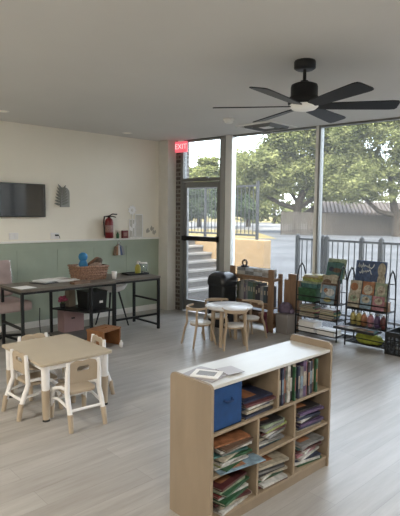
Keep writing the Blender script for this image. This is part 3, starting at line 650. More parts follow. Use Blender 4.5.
# ------------------------------------------------------------------ wire racks
def wire_rack(x0, x1, lb):
    W = x1 - x0; D = .22
    r = thing('wire_rack', lb, 'rack', ((x0 + x1) / 2, 5.68, 0), R(1.2), 'black wire racks at the window')
    h = W / 2
    for s in (-1, 1):
        X = s * h
        sf = MB().tube([(X, -D / 2, 0), (X, -D / 2, .62), (X, -.10, .80), (X, -.05, .92), (X, 0, .975), (X, .05, .93), (X, .10, .80), (X, D / 2, .60), (X, D / 2, 0)], .009, 8)
        for z in (.05, .27, .48): sf.tube([(X, -D / 2, z), (X, D / 2, z)], .006, 6)
        sf.build('side_frame', M['black'], r)
    for z in (.05, .26, .47):
        b = MB(); y = -D / 2
        while y <= D / 2 + .001: b.tube([(-h, y, z), (h, y, z)], .005, 6); y += D / 6
        x = -h
        while x <= h + .001: b.tube([(x, -D / 2, z), (x, D / 2, z)], .0035, 5); x += W / 8
        b.build('shelf', M['black'], r)
    for z in (.545, .12, .33):
        MB().tube([(-h, -D / 2 - .006, z), (h, -D / 2 - .006, z)], .008 if z > .5 else .006, 8).build('front_rail', M['black'], r)
    for z in (.62, .80):
        y = D / 2 if z < .7 else .10; MB().tube([(-h, y, z), (h, y, z)], .006, 6).build('back_rail', M['black'], r)
    return r
wire_rack(-4.05, -3.42, 'black wire rack holding green and yellow boxes and white paper')
wire_rack(-3.29, -2.76, 'black wire rack holding the big blue picture board')

BC = {'red': (.32, .03, .03), 'green': (.02, .13, .045), 'yellow': (.50, .42, .06), 'blue': (.03, .09, .25), 'white': (.62, .62, .60), 'orange': (.45, .15, .03), 'teal': (.03, .17, .17), 'purple': (.12, .06, .20), 'pink': (.48, .16, .22), 'black': (.03, .03, .035), 'brown': (.17, .09, .05), 'grey': (.24, .24, .24), 'cream': (.50, .44, .32), 'navy': (.02, .035, .10), 'lime': (.34, .42, .07), 'pale green': (.30, .40, .25), 'sky blue': (.20, .36, .50), 'maroon': (.14, .025, .03)}
def bmatr(c):
    g_ = sum(BC[c]) / 3
    return mat('cover_' + c.replace(' ', '_'), tuple((v * .7 + g_ * .3) * .8 for v in BC[c]), .4, var=.45, scale=26)
def book(c, w_, l_, th, loc, rz, lb, grp, upright=False, tilt=0, lean=0):
    """flat book: w_ along x, l_ along y, th thick; spine towards +x"""
    b = MB(); e = .003 if th > .012 else .0015
    b.bb(-w_ / 2, w_ / 2, -l_ / 2, l_ / 2, 0, e); b.bb(-w_ / 2, w_ / 2, -l_ / 2, l_ / 2, th - e, th)
    b.bb(w_ / 2 - e, w_ / 2, -l_ / 2, l_ / 2, e, th - e)
    b.bb(-w_ / 2 + .004, w_ / 2 - e, -l_ / 2 + .004, l_ / 2 - .004, e, th - e, 1)
    if not upright:
        b.bb(-w_ * .3, w_ * .3, -l_ * .32, l_ * .1, th, th + .0006, 2)
    o = b.build('book', [bmatr(c), M['page'], bmatr({'red': 'cream', 'green': 'yellow', 'blue': 'white', 'white': 'red', 'black': 'orange'}.get(c, 'cream' if random.random() < .5 else 'orange'))], None, 0, loc)
    o.rotation_euler = (lean, tilt, rz)
    return tag(o, lb, 'book', grp)

# contents of the left rack
PRE = set(o.name for o in bpy.data.objects)
def shift_new(c, n, k, dy):
    global PRE
    for o in bpy.data.objects:
        if o.name not in PRE and o.parent is None:
            o.location.x = n + (o.location.x - c) * k; o.location.y = 5.45 + (o.location.y - 5.45) * .75 + dy
            o.scale = (k, .80, 1)
    PRE = set(o.name for o in bpy.data.objects)
def slab(name, c, x, y, z, w_, d_, h_, lb, cat='box', rz=0, rx=0, grp=None, kids=None):
    o = thing(name, lb, cat, (x, y, z), rz, grp); o.rotation_euler = (rx, 0, rz)
    MB().bb(-w_ / 2, w_ / 2, -d_ / 2, d_ / 2, 0, h_).build('box_body', bmatr(c), o, .006)
    return o
g = slab('storage_box', 'green', -3.87, 5.44, .478, .27, .25, .165, 'large dark green box at the left of the upper tier')
MB().bb(-.138, .138, -.128, .128, .13, .17).build('lid', bmatr('green'), g, .004)
g = slab('storage_box', 'teal', -3.85, 5.45, .651, .25, .22, .08, 'teal-green box stacked on the large dark green box')
MB().bb(-.128, .128, -.113, .113, .06, .085).build('lid', bmatr('pale green'), g, .004)
g = slab('storage_box', 'lime', -3.83, 5.45, .74, .26, .20, .05, 'yellow-green box stacked on the teal box')
MB().bb(-.133, .133, -.103, .103, .035, .055).build('lid', bmatr('yellow'), g, .004)
book('yellow', .22, .25, .03, (-3.82, 5.45, .799), R(5), 'yellow book topmost on the boxes of the left wire rack', 'books on the left wire rack')
# standing picture books (faces -y)
def standing(name, c, x, y, z, w_, h_, lb, deco, lean=R(-12), th=.012, cat='book', grp='picture books standing in the wire racks'):
    o = thing(name, lb, cat, (x, y, z), 0, grp); o.rotation_euler = (lean, 0, 0)
    MB().bb(-w_ / 2, w_ / 2, 0, th, 0, h_).build('cover', bmatr(c), o, .002)
    MB().bb(-w_ / 2 + .003, w_ / 2 - .003, th, th + .008, .003, h_ - .003).build('pages', M['page'], o)
    for (px, pz, rx, rzz, cc) in deco:
        b = MB(); n = 16
        b.add([(px + rx * math.cos(2 * PI * i / n), -.0015, pz + rzz * math.sin(2 * PI * i / n)) for i in range(n)] + [(px + rx * math.cos(2 * PI * i / n), 0, pz + rzz * math.sin(2 * PI * i / n)) for i in range(n)], [tuple(range(n))] + [(i, (i + 1) % n, n + (i + 1) % n, n + i) for i in range(n)])
        b.build('printed_shape', bmatr(cc), o)
    return o
standing('picture_book', 'teal', -3.56, 5.50, .74, .25, .27, 'tall teal picture book standing at the back right of the left wire rack', [(0, .07, .09, .04, 'cream'), (.03, .17, .07, .03, 'brown'), (-.05, .18, .04, .03, 'navy')])
standing('picture_book', 'pale green', -3.55, 5.535, .80, .27, .26, 'green picture book rearmost and highest in the left wire rack', [(0, .2, .08, .02, 'green')])
standing('picture_book', 'cream', -3.60, 5.42, .60, .23, .24, 'cream and orange picture book in the middle of the left wire rack', [(-.03, .15, .06, .04, 'brown'), (.05, .07, .05, .04, 'orange')])
standing('picture_book', 'sky blue', -3.57, 5.34, .478, .20, .24, 'pale blue picture book at the front right of the left wire rack', [(0, .05, .06, .03, 'yellow'), (.02, .15, .07, .05, 'white'), (-.04, .17, .03, .03, 'orange')])
# supports: upright magazine file behind the standing ones
tag(MB().bb(-.12, .12, -.04, .04, 0, .26).bb(-.12, .12, .0, .07, .26, .30).build('magazine_file', bmatr('brown'), None, .004, (-3.57, 5.47, .478)), 'brown magazine file behind the pale blue picture book', 'file box') 
random.seed(33)
def pile(x, y, z, cols, w_, l_, tw, grp, where, rz0=0, jit=10, thr=(.010, .022), extra_r=0):
    zz = z; n = len(cols)
    for i, c in enumerate(cols):
        th = random.uniform(*thr); pos = 'bottom' if i == 0 else ('topmost' if i == n - 1 else ORD[i] + ' from the bottom')
        book(c, w_ * random.uniform(.85, 1.), l_ * random.uniform(.85, 1.), th, (x + random.uniform(-tw, tw), y + random.uniform(-tw, tw), zz), R(rz0 + random.uniform(-jit, jit)), '%s book, %s, in the %s' % (c, pos, where), grp)
        zz += th + .0008
    return zz
pile(-3.86, 5.43, .268, ['brown', 'green', 'red', 'yellow', 'maroon', 'green', 'black'], .25, .24, .01, 'books on the left wire rack', 'left pile of the left wire rack', 0, 5, (.018, .026))
pile(-3.56, 5.43, .268, ['brown', 'teal', 'yellow', 'green', 'maroon'], .24, .22, .01, 'books on the left wire rack', 'right pile of the left wire rack', 0, 5, (.022, .03))
def paperstack(x, y, z, n, lb):
    b = MB(); random.seed(n)
    for i in range(n): b.box((random.uniform(-.008, .008), random.uniform(-.008, .008), .006 + i * .0125), (.26, .22, .012), R(random.uniform(-5, 5)))
    tag(b.build('paper_stack', M['paper'], None, .002, (x, y, z)), lb, 'papers', 'white paper stacks on the wire rack')
paperstack(-3.86, 5.43, .058, 11, 'taller white paper stack on the lowest tier, left side')
paperstack(-3.56, 5.42, .058, 6, 'lower white paper stack on the lowest tier, right side')
shift_new(-3.71, -3.735, 1., .235)
# contents of the right rack
bd = standing('picture_board', 'blue', -3.02, 5.46, .60, .47, .47, 'large blue picture board with white writing, highest in the right rack', [], R(-8), .01, 'board')
wt = mat('white_print', (.6, .64, .66), .6)
random.seed(8)
for zz, x0, x1, hh in ((.405, -.20, .06, .034), (.335, -.17, .03, .034)):
    b = MB(); x = x0; pts = []
    while x < x1: pts.append((x, -.003, zz + random.uniform(-hh, hh))); x += .013
    b.tube(pts, .0065, 6); b.build('scrawled_line', wt, bd)
b = MB()
for (px, pz, rx, rz_) in ((.165, .37, .06, .085), (.17, .24, .06, .09), (.08, .17, .10, .05)):
    n = 16; b.add([(px + rx * math.cos(2 * PI * i / n), -.002, pz + rz_ * math.sin(2 * PI * i / n)) for i in range(n)], [tuple(range(n))])
b.build('printed_shape', bmatr('cream'), bd)
pal = [('cream', [(-.02, .14, .06, .05, 'orange'), (.0, .13, .02, .02, 'brown')]), ('orange', [(0, .12, .07, .06, 'cream'), (.02, .13, .025, .02, 'purple')]), ('pale green', [(0, .13, .06, .06, 'cream'), (.0, .12, .03, .02, 'maroon')])]
for k in range(3):
    standing('picture_book', pal[k][0], -3.19 + k * .195, 5.38, .60, .18, .22, '%s picture book with round shapes, %s in the row before the blue board' % (pal[k][0], ['leftmost', 'middle', 'rightmost'][k]), pal[k][1], R(-10))
for k, (c, c2) in enumerate((('cream', 'pale green'), ('sky blue', 'cream'), ('pink', 'cream'))):
    standing('picture_book', c, -3.19 + k * .19, 5.33, .49, .17, .17, '%s picture book in the lower front row of the right rack, %s' % (c, ['left', 'middle', 'right'][k]), [(0, .11, .06, .04, c2), (.01, .12, .02, .02, 'brown')], R(-8))
tag(MB().bb(-.29, .29, -.035, .035, 0, .12).build('book_riser', M['brownwood'], None, .003, (-2.97, 5.43, .478)), 'brown riser block under the picture books of the right rack', 'block')
for k, (c, x) in enumerate((('yellow', -3.20), ('yellow', -3.11), ('orange', -3.03), ('pink', -2.93), ('purple', -2.83), ('maroon', -2.74))):
    o = thing('toy_bag', '%s toy bag on the middle tier of the right rack, %s from the left' % (c, ORD[k]), 'bag', (x, 5.40, .267), 0, 'toy bags on the right wire rack')
    MB().lathe([(0, 0), (.035, .004), (.043, .04), (.042, .10), (.03, .14), (.012, .15)], n=14, sy=1.6).build('bag_body', bmatr(c), o)
    MB().lathe([(.011, .148), (.02, .165), (0, .166)], n=10).build('tie', bmatr('cream'), o)
shift_new(-2.97, -3.025, .87, .235)
tr = thing('display_tray', 'black tray of books jutting from the front of the right rack', 'tray', (-3.02, 5.42, .245), 0)
MB().bb(-.29, .24, -.10, .11, 0, .012).bb(-.29, .24, -.10, -.09, .012, .03).build('tray_body', M['blackpl'], tr, .002)
for x in (-.27, .22): MB().tube([(x, .10, .006), (x, .125, .06)], .005, 6).build('bracket', M['black'], tr)
for k, c in enumerate(('maroon', 'cream', 'brown', 'teal')):
    book(c, .12, .15, .012, (-3.24 + k * .128, 5.415, .2575), R(-6 + 5 * k), '%s book lying on the jutting tray, %s from the left' % (c, ORD[k]), 'books on the jutting tray')
yb = thing('drawstring_bag', 'yellow-green bag slumped under the right wire rack', 'bag', (-3.04, 5.66, .058))
MB().lathe([(0, 0), (.11, .0), (.14, .03), (.145, .075), (.12, .115), (.05, .14), (0, .145)], n=20, sy=.65).lathe([(0, .01), (.07, .01), (.09, .05), (.06, .10), (0, .11)], (.12, .0, 0), 14).build('bag_body', mat('lime_fabric', (.30, .34, .05), .8, var=.3, scale=16, bump=.4), yb)
MB().lathe([(0, .13), (.02, .13), (.035, .155), (0, .157)], (-.04, 0, 0), 10).build('knot', mat('lime_knot', (.22, .26, .04), .8), yb)
cr = thing('milk_crate', 'black plastic crate with square holes on the floor at the right edge', 'crate', (-2.565, 5.745, 0), R(2))
b = MB(); W = .36; H_ = .27
for ax in (0, 1):
    for s in (-1, 1):
        for i in range(8):
            u = -W / 2 + W * i / 7; tw = .018 if 0 < i < 7 else .03
            c = (u, s * W / 2, H_ / 2) if ax == 0 else (s * W / 2, u, H_ / 2)
            b.box(c, (tw, .012, H_) if ax == 0 else (.012, tw, H_))
        for (z, hh) in ((.012, .024), (.075, .016), (.125, .016), (.175, .016), (.24, .06)):
            c = (0, s * W / 2, z) if ax == 0 else (s * W / 2, 0, z)
            b.box(c, (W, .012, hh) if ax == 0 else (.012, W, hh))
b.bb(-W / 2, W / 2, -W / 2, W / 2, 0, .01); b.build('crate_body', M['blackpl'], cr)
tag(MB().lathe([(0, 0), (.08, .0), (.13, .04), (.12, .09), (.05, .12), (0, .12)], n=16).build('grey_cloth_bundle', mat('pale_rag', (.5, .5, .5), .9, var=.2, scale=20), None, 0, (-2.565, 5.745, .0105)), 'pale cloth glimpsed through the holes of the black crate', 'cloth')

# ------------------------------------------------------------------ bookcase
BX0, BX1, BY0, BY1, BH = -2.035, -1.715, 1.69, 2.75, .775
bc_ = thing('bookcase', 'low birch bookcase with open cells facing the right', 'bookcase', ((BX0 + BX1) / 2, (BY0 + BY1) / 2, 0))
lx0, lx1, ly0, ly1 = -.16, .16, -.53, .53
def endpanel(y0, y1, z1):
    r = .03; p = [(lx0, 0), (lx1, 0)] + [(lx1 - r + r * math.cos(R(a)), z1 - r + r * math.sin(R(a))) for a in (0, 22, 45, 68, 90)] + [(lx0 + r - r * math.sin(R(a)), z1 - r + r * math.cos(R(a))) for a in (0, 22, 45, 68, 90)]
    b = MB(); n = len(p)
    vs = [(q[0], y0, q[1]) for q in p] + [(q[0], y1, q[1]) for q in p]
    b.add(vs, [tuple(range(n)), tuple(range(2 * n - 1, n - 1, -1))]); b.add(vs, [(i, (i + 1) % n, n + (i + 1) % n, n + i) for i in range(n)], 1)
    return b
endpanel(ly0 - .009, ly0 + .009, BH + .008).build('end_panel', [M['birch'], M['birchedge']], bc_)
endpanel(ly1 - .009, ly1 + .009, BH + .045).build('end_panel', [M['birch'], M['birchedge']], bc_)
MB().bb(lx0 + .004, lx1 - .004, ly0 + .009, ly1 - .009, BH - .018, BH).build('top_board', M['birchtop'], bc_, .003)
MB().bb(lx0 + .002, lx0 + .012, ly0 + .009, ly1 - .009, .03, BH - .018).build('back_panel', M['birch'], bc_)
S1, S2, S3 = .525, .30, .07
for z in (S1, S2, S3): MB().bb(lx0 + .012, lx1 - .006, ly0 + .009, ly1 - .009, z - .016, z).build('shelf', [M['birchedge']], bc_, .002)
MB().bb(lx1 - .03, lx1 - .012, ly0 + .009, ly1 - .009, 0, S3 - .016).build('plinth', M['birch'], bc_)
yc = (BY0 + BY1) / 2
for (y, z0, z1) in ((2.225, S1, BH - .018), (2.055, S2, S1 - .016), (2.39, S2, S1 - .016), (2.055, S3, S2 - .016), (2.39, S3, S2 - .016)):
    MB().bb(lx0 + .012, lx1 - .008, y - yc - .008, y - yc + .008, z0, z1).build('divider', M['birchedge'], bc_, .002)
bn = thing('fabric_bin', 'blue fabric bin in the upper left cell of the bookcase', 'bin', (-1.865, 1.818, S1 + .001))
b = MB(); ringbox(b, .262, .215, 0, .225, .006, 0); b.build('bin_body', M['blue'], bn, .004)
MB().tube([(.132, -.03, .15), (.150, -.02, .145), (.150, .02, .145), (.132, .03, .15)], .006, 8).build('handle', mat('navy_webbing', (.01, .04, .14), .8), bn)
xb = -1.84
random.seed(11)
G = 'books in the bookcase'
pile(xb, 2.075, S1 + .001, ['navy', 'black', 'cream', 'navy', 'white', 'maroon', 'navy'], .22, .24, .012, G, 'bookcase stack beside the blue bin', 0, 9, (.010, .016))
pile(xb + .02, 1.875, S2 + .001, ['green', 'white', 'lime', 'white', 'green', 'cream', 'teal', 'grey', 'white', 'brown', 'orange'], .20, .25, .015, G, 'bookcase stack under the blue bin', 0, 12, (.009, .014))
book('sky blue', .10, .30, .006, (-1.73, 1.90, S2 + .0012), R(-10), 'pale blue and white book jutting out over the shelf edge under the blue bin', G)
pile(xb, 2.21, S2 + .001, ['navy', 'teal', 'white', 'grey', 'cream', 'grey', 'white', 'maroon', 'lime', 'grey', 'pale green', 'black'], .21, .22, .018, G, 'bookcase centre cell of the middle row', 0, 12, (.009, .014))
pile(xb, 2.57, S2 + .001, ['cream', 'navy', 'purple', 'black', 'white', 'navy', 'grey', 'purple', 'black'], .22, .23, .015, G, 'bookcase right cell of the middle row', 0, 10, (.011, .017))
pile(xb + .01, 1.875, S3 + .001, ['white', 'grey', 'cream', 'maroon', 'green', 'white', 'red', 'green', 'pale green', 'maroon'], .20, .25, .018, G, 'bookcase bottom left cell', 0, 14, (.010, .016))
pile(xb, 2.22, S3 + .001, ['maroon', 'white', 'green', 'white', 'cream', 'black', 'grey', 'black', 'cream'], .21, .24, .022, G, 'bookcase bottom centre cell', 0, 16, (.009, .018))
pile(xb, 2.58, S3 + .001, ['green', 'white', 'navy', 'white', 'pink', 'white', 'maroon', 'grey', 'teal', 'grey'], .22, .24, .018, G, 'bookcase bottom right cell', 0, 14, (.010, .016))
# upright books, upper right cell
y = 2.237; k = 0
up = ['black', 'navy', 'maroon', 'teal', 'white', 'black', 'green', 'cream', 'navy', 'grey', 'purple', 'pink', 'black', 'white', 'navy', 'brown', 'green', 'cream']
while y < 2.70 and k < 18:
    th = random.choice((.012, .018, .024, .03)); h = random.uniform(.19, .225); dd = random.uniform(.19, .22)
    c = up[k]; b = MB()
    b.bb(-dd / 2, dd / 2, 0, .0025, 0, h); b.bb(-dd / 2, dd / 2, th - .0025, th, 0, h); b.bb(dd / 2 - .003, dd / 2, .0025, th - .0025, 0, h); b.bb(-dd / 2 + .003, dd / 2 - .003, .0025, th - .0025, .003, h - .003, 1)
    b.bb(dd / 2, dd / 2 + .0006, .003, th - .003, h * .3, h * .7, 2)
    b.bb(-dd * .35, dd * .35, -.0006, 0, h * .2, h * .8, 2)
    o = b.build('book', [bmatr(c), M['page'], bmatr(random.choice(['cream', 'red', 'sky blue', 'orange', 'white']))], None, 0, (-1.84 + random.uniform(-.01, .012), y, S1 + .001))
    tag(o, '%s upright book, %s from the divider in the upper right cell' % (c, ORD[k] if k < 15 else ['sixteenth', 'seventeenth', 'eighteenth'][k - 15]), 'book', G)
    y += th + .0015; k += 1
# magazines on top of the bookcase
mg = thing('magazine', 'grey magazine lying on the near end of the bookcase', 'magazine', (-1.88, 1.80, BH + .0005), R(12))
MB().bb(-.10, .10, -.09, .09, 0, .005).build('cover', mat('lilac_grey_cover', (.34, .32, .34), .35), mg)
MB().bb(-.05, .05, -.05, .05, .005, .0056).build('printed_panel', mat('dull_print', (.22, .21, .21), .4), mg)
mg = thing('magazine', 'white-edged booklet on top of the grey magazine', 'magazine', (-1.865, 1.79, BH + .0065), R(30))
MB().bb(-.075, .075, -.06, .06, 0, .006).build('cover', M['paper'], mg)
MB().bb(-.05, .05, -.035, .035, .006, .0066).build('printed_panel', mat('dull_print', (.22, .21, .21), .4), mg)
tag(MB().bb(-.06, .06, -.055, .055, 0, .003).build('leaflet', mat('pale_lilac', (.42, .40, .42), .4), None, 0, (-1.83, 1.93, BH + .0065), R(-8)), 'pale lilac leaflet beside the booklet on the bookcase', 'leaflet')

# ------------------------------------------------------------------ outdoors
yaw = R(47.1); F0 = Vector((-math.sin(yaw), math.cos(yaw), 0)); R0 = Vector((math.cos(yaw), math.sin(yaw), 0))
def od(r, d, z=0.): return F0 * d + R0 * r + Vector((0, 0, z))   # point in the outdoor layout: r to the side, d away
def quad(name, r0, r1, d0, d1, z, m, lb, kind='structure'):
    b = MB().add([od(r0, d0), od(r1, d0), od(r1, d1), od(r0, d1)], [(0, 1, 2, 3)])
    b.add([od(r0, d0, -.2), od(r1, d0, -.2), od(r1, d1, -.2), od(r0, d1, -.2)], [(0, 1, 2, 3)])
    o = b.build(name, m, None, 0, (0, 0, z)); o['kind'] = kind; o['label'] = lb
    if kind == 'stuff': o['category'] = 'grass'
    return o
quad('ground', -400, 400, -60, 500, -.12, M['asphalt'], 'pale sunlit paving beyond the glass')
quad('lawn_strip', -40, 5.5, 36, 56, -.11, M['grass'], 'strip of dry yellow grass before the wooden fence', 'stuff')
quad('road', -150, 100, 56, 105, -.11, M['road'], 'pale road beyond the grass strip')
quad('far_lawn', -300, 200, 105, 300, -.11, M['grass'], 'far yellow-green grass beyond the road', 'stuff')
# stairs going up outside the door
ss = sempty('stairs', (0, 0, 0), 0, 'concrete steps rising outside the door')
for k in range(8):
    x1 = -7.10 - .28 * k; z1 = .16 + .148 * k
    MB().bb(x1 - (.28 if k < 7 else 3.5), x1, 5.75, 7.99, -.1, z1 - .02).bb(x1 - (.28 if k < 7 else 3.5), x1 - .05, 5.75, 7.99, z1 - .045, z1).bb(x1 - .05, x1 + .015, 5.75, 7.99, z1 - .045, z1, 1).build('step', [M['conc'], M['concedge']], ss)
rw = MB().bb(-12.5, -6.68, 8.0, 8.25, -.1, 1.09); struct(rw.build('retaining_wall', M['tan'], None, .02), 'tan stucco retaining wall behind the steps')
struct(MB().bb(XW - 3, XR + .3, 5.0, 5.7, ZC + .3, 4.0).build('added_shade_block', M['white']), 'unseen block added above the glass front to shade the ground outside')  # added raised roof edge, sized to cast shade on the ground outside
rg = thing('stair_railing', 'tall black picket railing on top of the tan wall', 'railing', (-6.95, 8.10, 1.09))
for x in (0, -1.6, -3.2, -4.8): MB().box((x, 0, .615), (.05, .05, 1.23)).build('post', M['black'], rg)
MB().bb(-5.0, 0, -.02, .02, 1.12, 1.16).bb(-5.0, 0, -.02, .02, .07, .11).build('rail', M['black'], rg)
pb = MB(); x = -.12
while x > -4.95: pb.box((x, 0, .61), (.014, .014, 1.04)); x -= .115
pb.build('picket_panel', M['black'], rg)
fe2 = thing('picket_fence', 'low black picket fence just outside the big panes', 'fence', (-5.20, 7.15, -.12))
for x in (0, .50, .58, 1.21, 1.53, 2.5, 3.5, 4.5, 5.5, 6.5):
    MB().box((x, 0, .69), (.06, .06, 1.38)).lathe([(0, 1.42), (.02, 1.415), (.036, 1.385), (.03, 1.37)], (x, 0, 0), 10).build('post', M['black'], fe2)
MB().bb(0, 8, -.018, .018, 1.315, 1.35).bb(0, 8, -.018, .018, .12, .155).build('rail', M['black'], fe2)
pb = MB(); x = .09
while x < 8: pb.box((x, 0, .73), (.014, .014, 1.2)); x += .10
pb.build('picket_panel', M['black'], fe2)
# wooden fence
wf = thing('wooden_fence', 'weathered grey wooden board fence across the road side', 'fence', tuple(od(7.0, 43.5, -.42)), yaw)
b = MB(); random.seed(2)
L = 32.; n = 215
for i in range(n):
    u = i * L / n; zt = 2.30 - .028 * u + random.uniform(-.03, .03)
    g_ = .015; b.bb(u, u + L / n - g_, -.012, .012, 0, zt)
b.build('board_panel', mat('fence_board', (.034, .031, .028), .95, spec=.05, var=.35, scale=2., stretch=(3, 3, .3)), wf)
MB().bb(0, L, .013, .07, .5, .59).build('rail', mat('fence_board'  , (0, 0, 0)), wf)
for i in range(10): MB().bb(i * 3.3, i * 3.3 + .1, .07, .17, 0, 2.05 - .09 * i).build('post', MATS['fence_board'], wf)
# house with tiled roof
hs = thing('house', 'low house with a brown tiled roof behind the wooden fence', 'house', tuple(od(12.2, 52, -.1)), yaw)
MB().bb(0.6, 17, .7, 8, 0, 1.9).build('wall', M['tan'], hs)
rf = MB(); rows = 9
for i in range(rows):
    t0 = i / rows; t1 = (i + 1) / rows
    y0 = t0 * 4.5; y1 = t1 * 4.5; z0 = 1.85 + t0 * 1.25; z1 = 1.85 + t1 * 1.25
    x = t0 * .9
    while x < 18:
        rf.tube([(x, y0, z0 + .06), (x, y1, z1 + .0)], .17, 6); x += .42
    rf.add([(t0 * .9, y0, z0 - .06), (18, y0, z0 - .06), (18, y1, z1 - .06), (t1 * .9, y1, z1 - .06)], [(0, 1, 2, 3)])
rf.add([(.9, 4.5, 3.1), (18, 4.5, 3.1), (18, 9, 1.85), (0, 9, 1.85)], [(0, 1, 2, 3)])
rf.build('roof', M['shingle'], hs)
MB().bb(0, 18, -.05, .02, 1.62, 1.80).build('fascia', mat('dark_fascia', (.05, .04, .035), .8), hs)

# trees
def crown(blobs, n, size, m, parent, seed, droop=0):
    rnd = random.Random(seed); vs = []; fs = []
    tot = sum(b[3] * b[4] * b[5] for b in blobs) ** 1
    wts = [(b[3] * b[4] * b[5]) ** .75 for b in blobs]; W_ = sum(wts)
    for b, wt_ in zip(blobs, wts):
        sub = [(rnd.gauss(0, 1), rnd.gauss(0, 1), rnd.gauss(0, 1)) for _ in range(26)]
        cl = []
        for s in sub:
            l = math.sqrt(s[0] ** 2 + s[1] ** 2 + s[2] ** 2); q = rnd.uniform(.55, .95); cl.append((s[0] / l * q, s[1] / l * q, s[2] / l * q))
        for _ in range(int(n * wt_ / W_)):
            c = rnd.choice(cl); gx, gy, gz = rnd.gauss(0, .16), rnd.gauss(0, .16), rnd.gauss(0, .13)
            p = Vector((b[0] + (c[0] + gx) * b[3], b[1] + (c[1] + gy) * b[4], b[2] + (c[2] + gz) * b[5] - abs(rnd.gauss(0, .1)) * droop))
            u = Vector((rnd.gauss(0, 1), rnd.gauss(0, 1), rnd.gauss(0, .6))).normalized(); w2 = u.cross(Vector((rnd.gauss(0, 1), rnd.gauss(0, 1), rnd.gauss(0, 1)))).normalized()
            s = size * rnd.uniform(.6, 1.3); k = len(vs)
            vs += [tuple(p - u * s), tuple(p + w2 * s * .5), tuple(p + u * s), tuple(p - w2 * s * .5)]; fs.append((k, k + 1, k + 2, k + 3))
    me = bpy.data.meshes.new('crown'); me.from_pydata(vs, [], fs); me.materials.append(m); me.update()
    o = bpy.data.objects.new('crown', me); COL.objects.link(o); o.parent = parent; return o
def tree(r, d, lb, trunk, limbs, blobs, n, size, leaf, seed, name='tree'):
    t = thing(name, lb, 'tree', tuple(od(r, d, -.12)), yaw, 'trees beyond the parking area')
    tm = MB().tube(trunk[0], [q * .72 for q in trunk[1]], 10); tm.build('trunk', M['bark'], t)
    if limbs:
        lm = MB()
        for p, rr in limbs: lm.tube(p, [q * .6 for q in rr], 8)
        lm.build('branches', M['bark'], t)
    crown(blobs, n, size, LEAF[leaf], t, seed)
    return t
# local: x to the right, y away
tree(9.0, 47, 'large spreading tree with a long low branch left of the slim mullion', ([(0, 0, 0), (0, 0, 1.6), (.2, 0, 3.0), (.9, 0, 4.5), (1.2, 0, 7)], [.62, .52, .5, .35, .15]),
     [([(0, 0, 2.3), (-1.4, 0, 2.7), (-3.2, 0, 3.6), (-5, 0, 4.4)], [.42, .32, .26, .12]), ([(.2, 0, 2.4), (2.2, 0, 3.6), (3.4, 0, 5.5)], [.4, .3, .12]), ([(.1, 0, 2.8), (-1.3, .5, 5), (-2.3, .5, 7)], [.3, .22, .1])],
     [(-3.2, 0, 6.0, 3.2, 3, 2.5), (0, 0, 7.5, 3.6, 3.2, 3.0), (3.2, 0, 6.8, 3.2, 3, 3.2), (-5.2, 0, 4.8, 1.8, 2, 1.2), (.5, 0, 10, 3.0, 3, 2.2), (3.5, 1, 9.5, 2.8, 3, 2.4), (-2.2, -1, 4.4, 2.2, 1.5, .9), (2.6, -1, 4.4, 2.2, 1.5, 1.2)], 75000, .15, 0, 1)
tree(16.5, 42, 'broad olive-green tree right of the slim mullion, above the tiled roof', ([(0, 0, 0), (-.1, 0, 1.6), (-.5, 0, 3.2), (-1, 0, 6)], [.6, .5, .38, .15]),
     [([(0, 0, 1.8), (1.2, 0, 3.2), (2.4, 0, 5)], [.4, .3, .12]), ([(-.1, 0, 1.7), (-1.6, 0, 2.1), (-3.4, 0, 3.6), (-4.6, 0, 5)], [.42, .3, .22, .1])],
     [(-3.5, 0, 5.2, 2.6, 2.6, 2.3), (-1.2, 0, 7.5, 3, 2.8, 2.8), (2.0, 0, 6.2, 2.8, 2.8, 3.0), (-3.6, 0, 8.6, 2.6, 2.5, 2.4), (0, 0, 10.5, 3.6, 3, 2.0), (3.8, 0, 8.5, 3, 3, 3), (1.6, -1, 3.6, 1.5, 1.4, 1.3), (-1.6, -.5, 3.7, 1.5, 1.4, 1.0), (-3.6, -1, 3.9, 1.5, 1.2, .8), (3.2, -1, 4.6, 2.2, 1.2, 1.8)], 90000, .125, 0, 2)
tree(23.5, 40, 'dense tree at the right edge of the view', ([(0, 0, 0), (0, 0, 3), (0, 0, 7)], [.5, .4, .15]), None,
     [(0, 0, 5.5, 3.2, 3, 3), (-.5, 0, 9, 3.4, 3, 3), (3, 0, 7, 3, 3, 3.5), (-2.6, 0, 6, 2.4, 2.4, 2.6)], 45000, .14, 0, 3)
tree(6.5, 68, 'pale round tree seen between wide and slim mullions, farther back', ([(0, 0, 0), (0, 0, 4), (0, 0, 8)], [.5, .4, .15]), None,
     [(0, 0, 6.6, 4, 4, 3.2), (-2.0, 0, 4.8, 3, 3, 2.2), (3, 0, 8.2, 3.4, 3, 2.8)], 18000, .30, 1, 4)
tree(3.2, 60, 'dark rounded tree behind the stair railing right of the wide mullion', ([(0, 0, 0), (0, 0, 3)], [.4, .2]), None,
     [(0, 0, 2.8, 2.6, 2.5, 1.9), (2.0, 0, 2.6, 1.6, 2, 1.4), (-.6, 0, 4.6, 1.7, 2, 1.5)], 15000, .20, 2, 5)
tree(-.2, 66, 'yellow-green tree seen through the transom, nearest the wide mullion', ([(0, 0, 0), (0, 0, 4), (0, 0, 6)], [.4, .3, .1]), None,
     [(.6, 0, 5.4, 2.3, 2.3, 2.6), (1.2, 0, 7.4, 1.8, 2, 1.6)], 12000, .24, 1, 6)
tree(-2.2, 62, 'dark tree seen through the door glass behind the railing', ([(0, 0, 0), (0, 0, 3)], [.4, .2]), None,
     [(0, 0, 2.9, 2.7, 2.5, 1.9), (2.0, 0, 2.7, 1.6, 2, 1.4), (.8, 0, 4.0, 1.7, 2, 1.5)], 15000, .20, 2, 7)
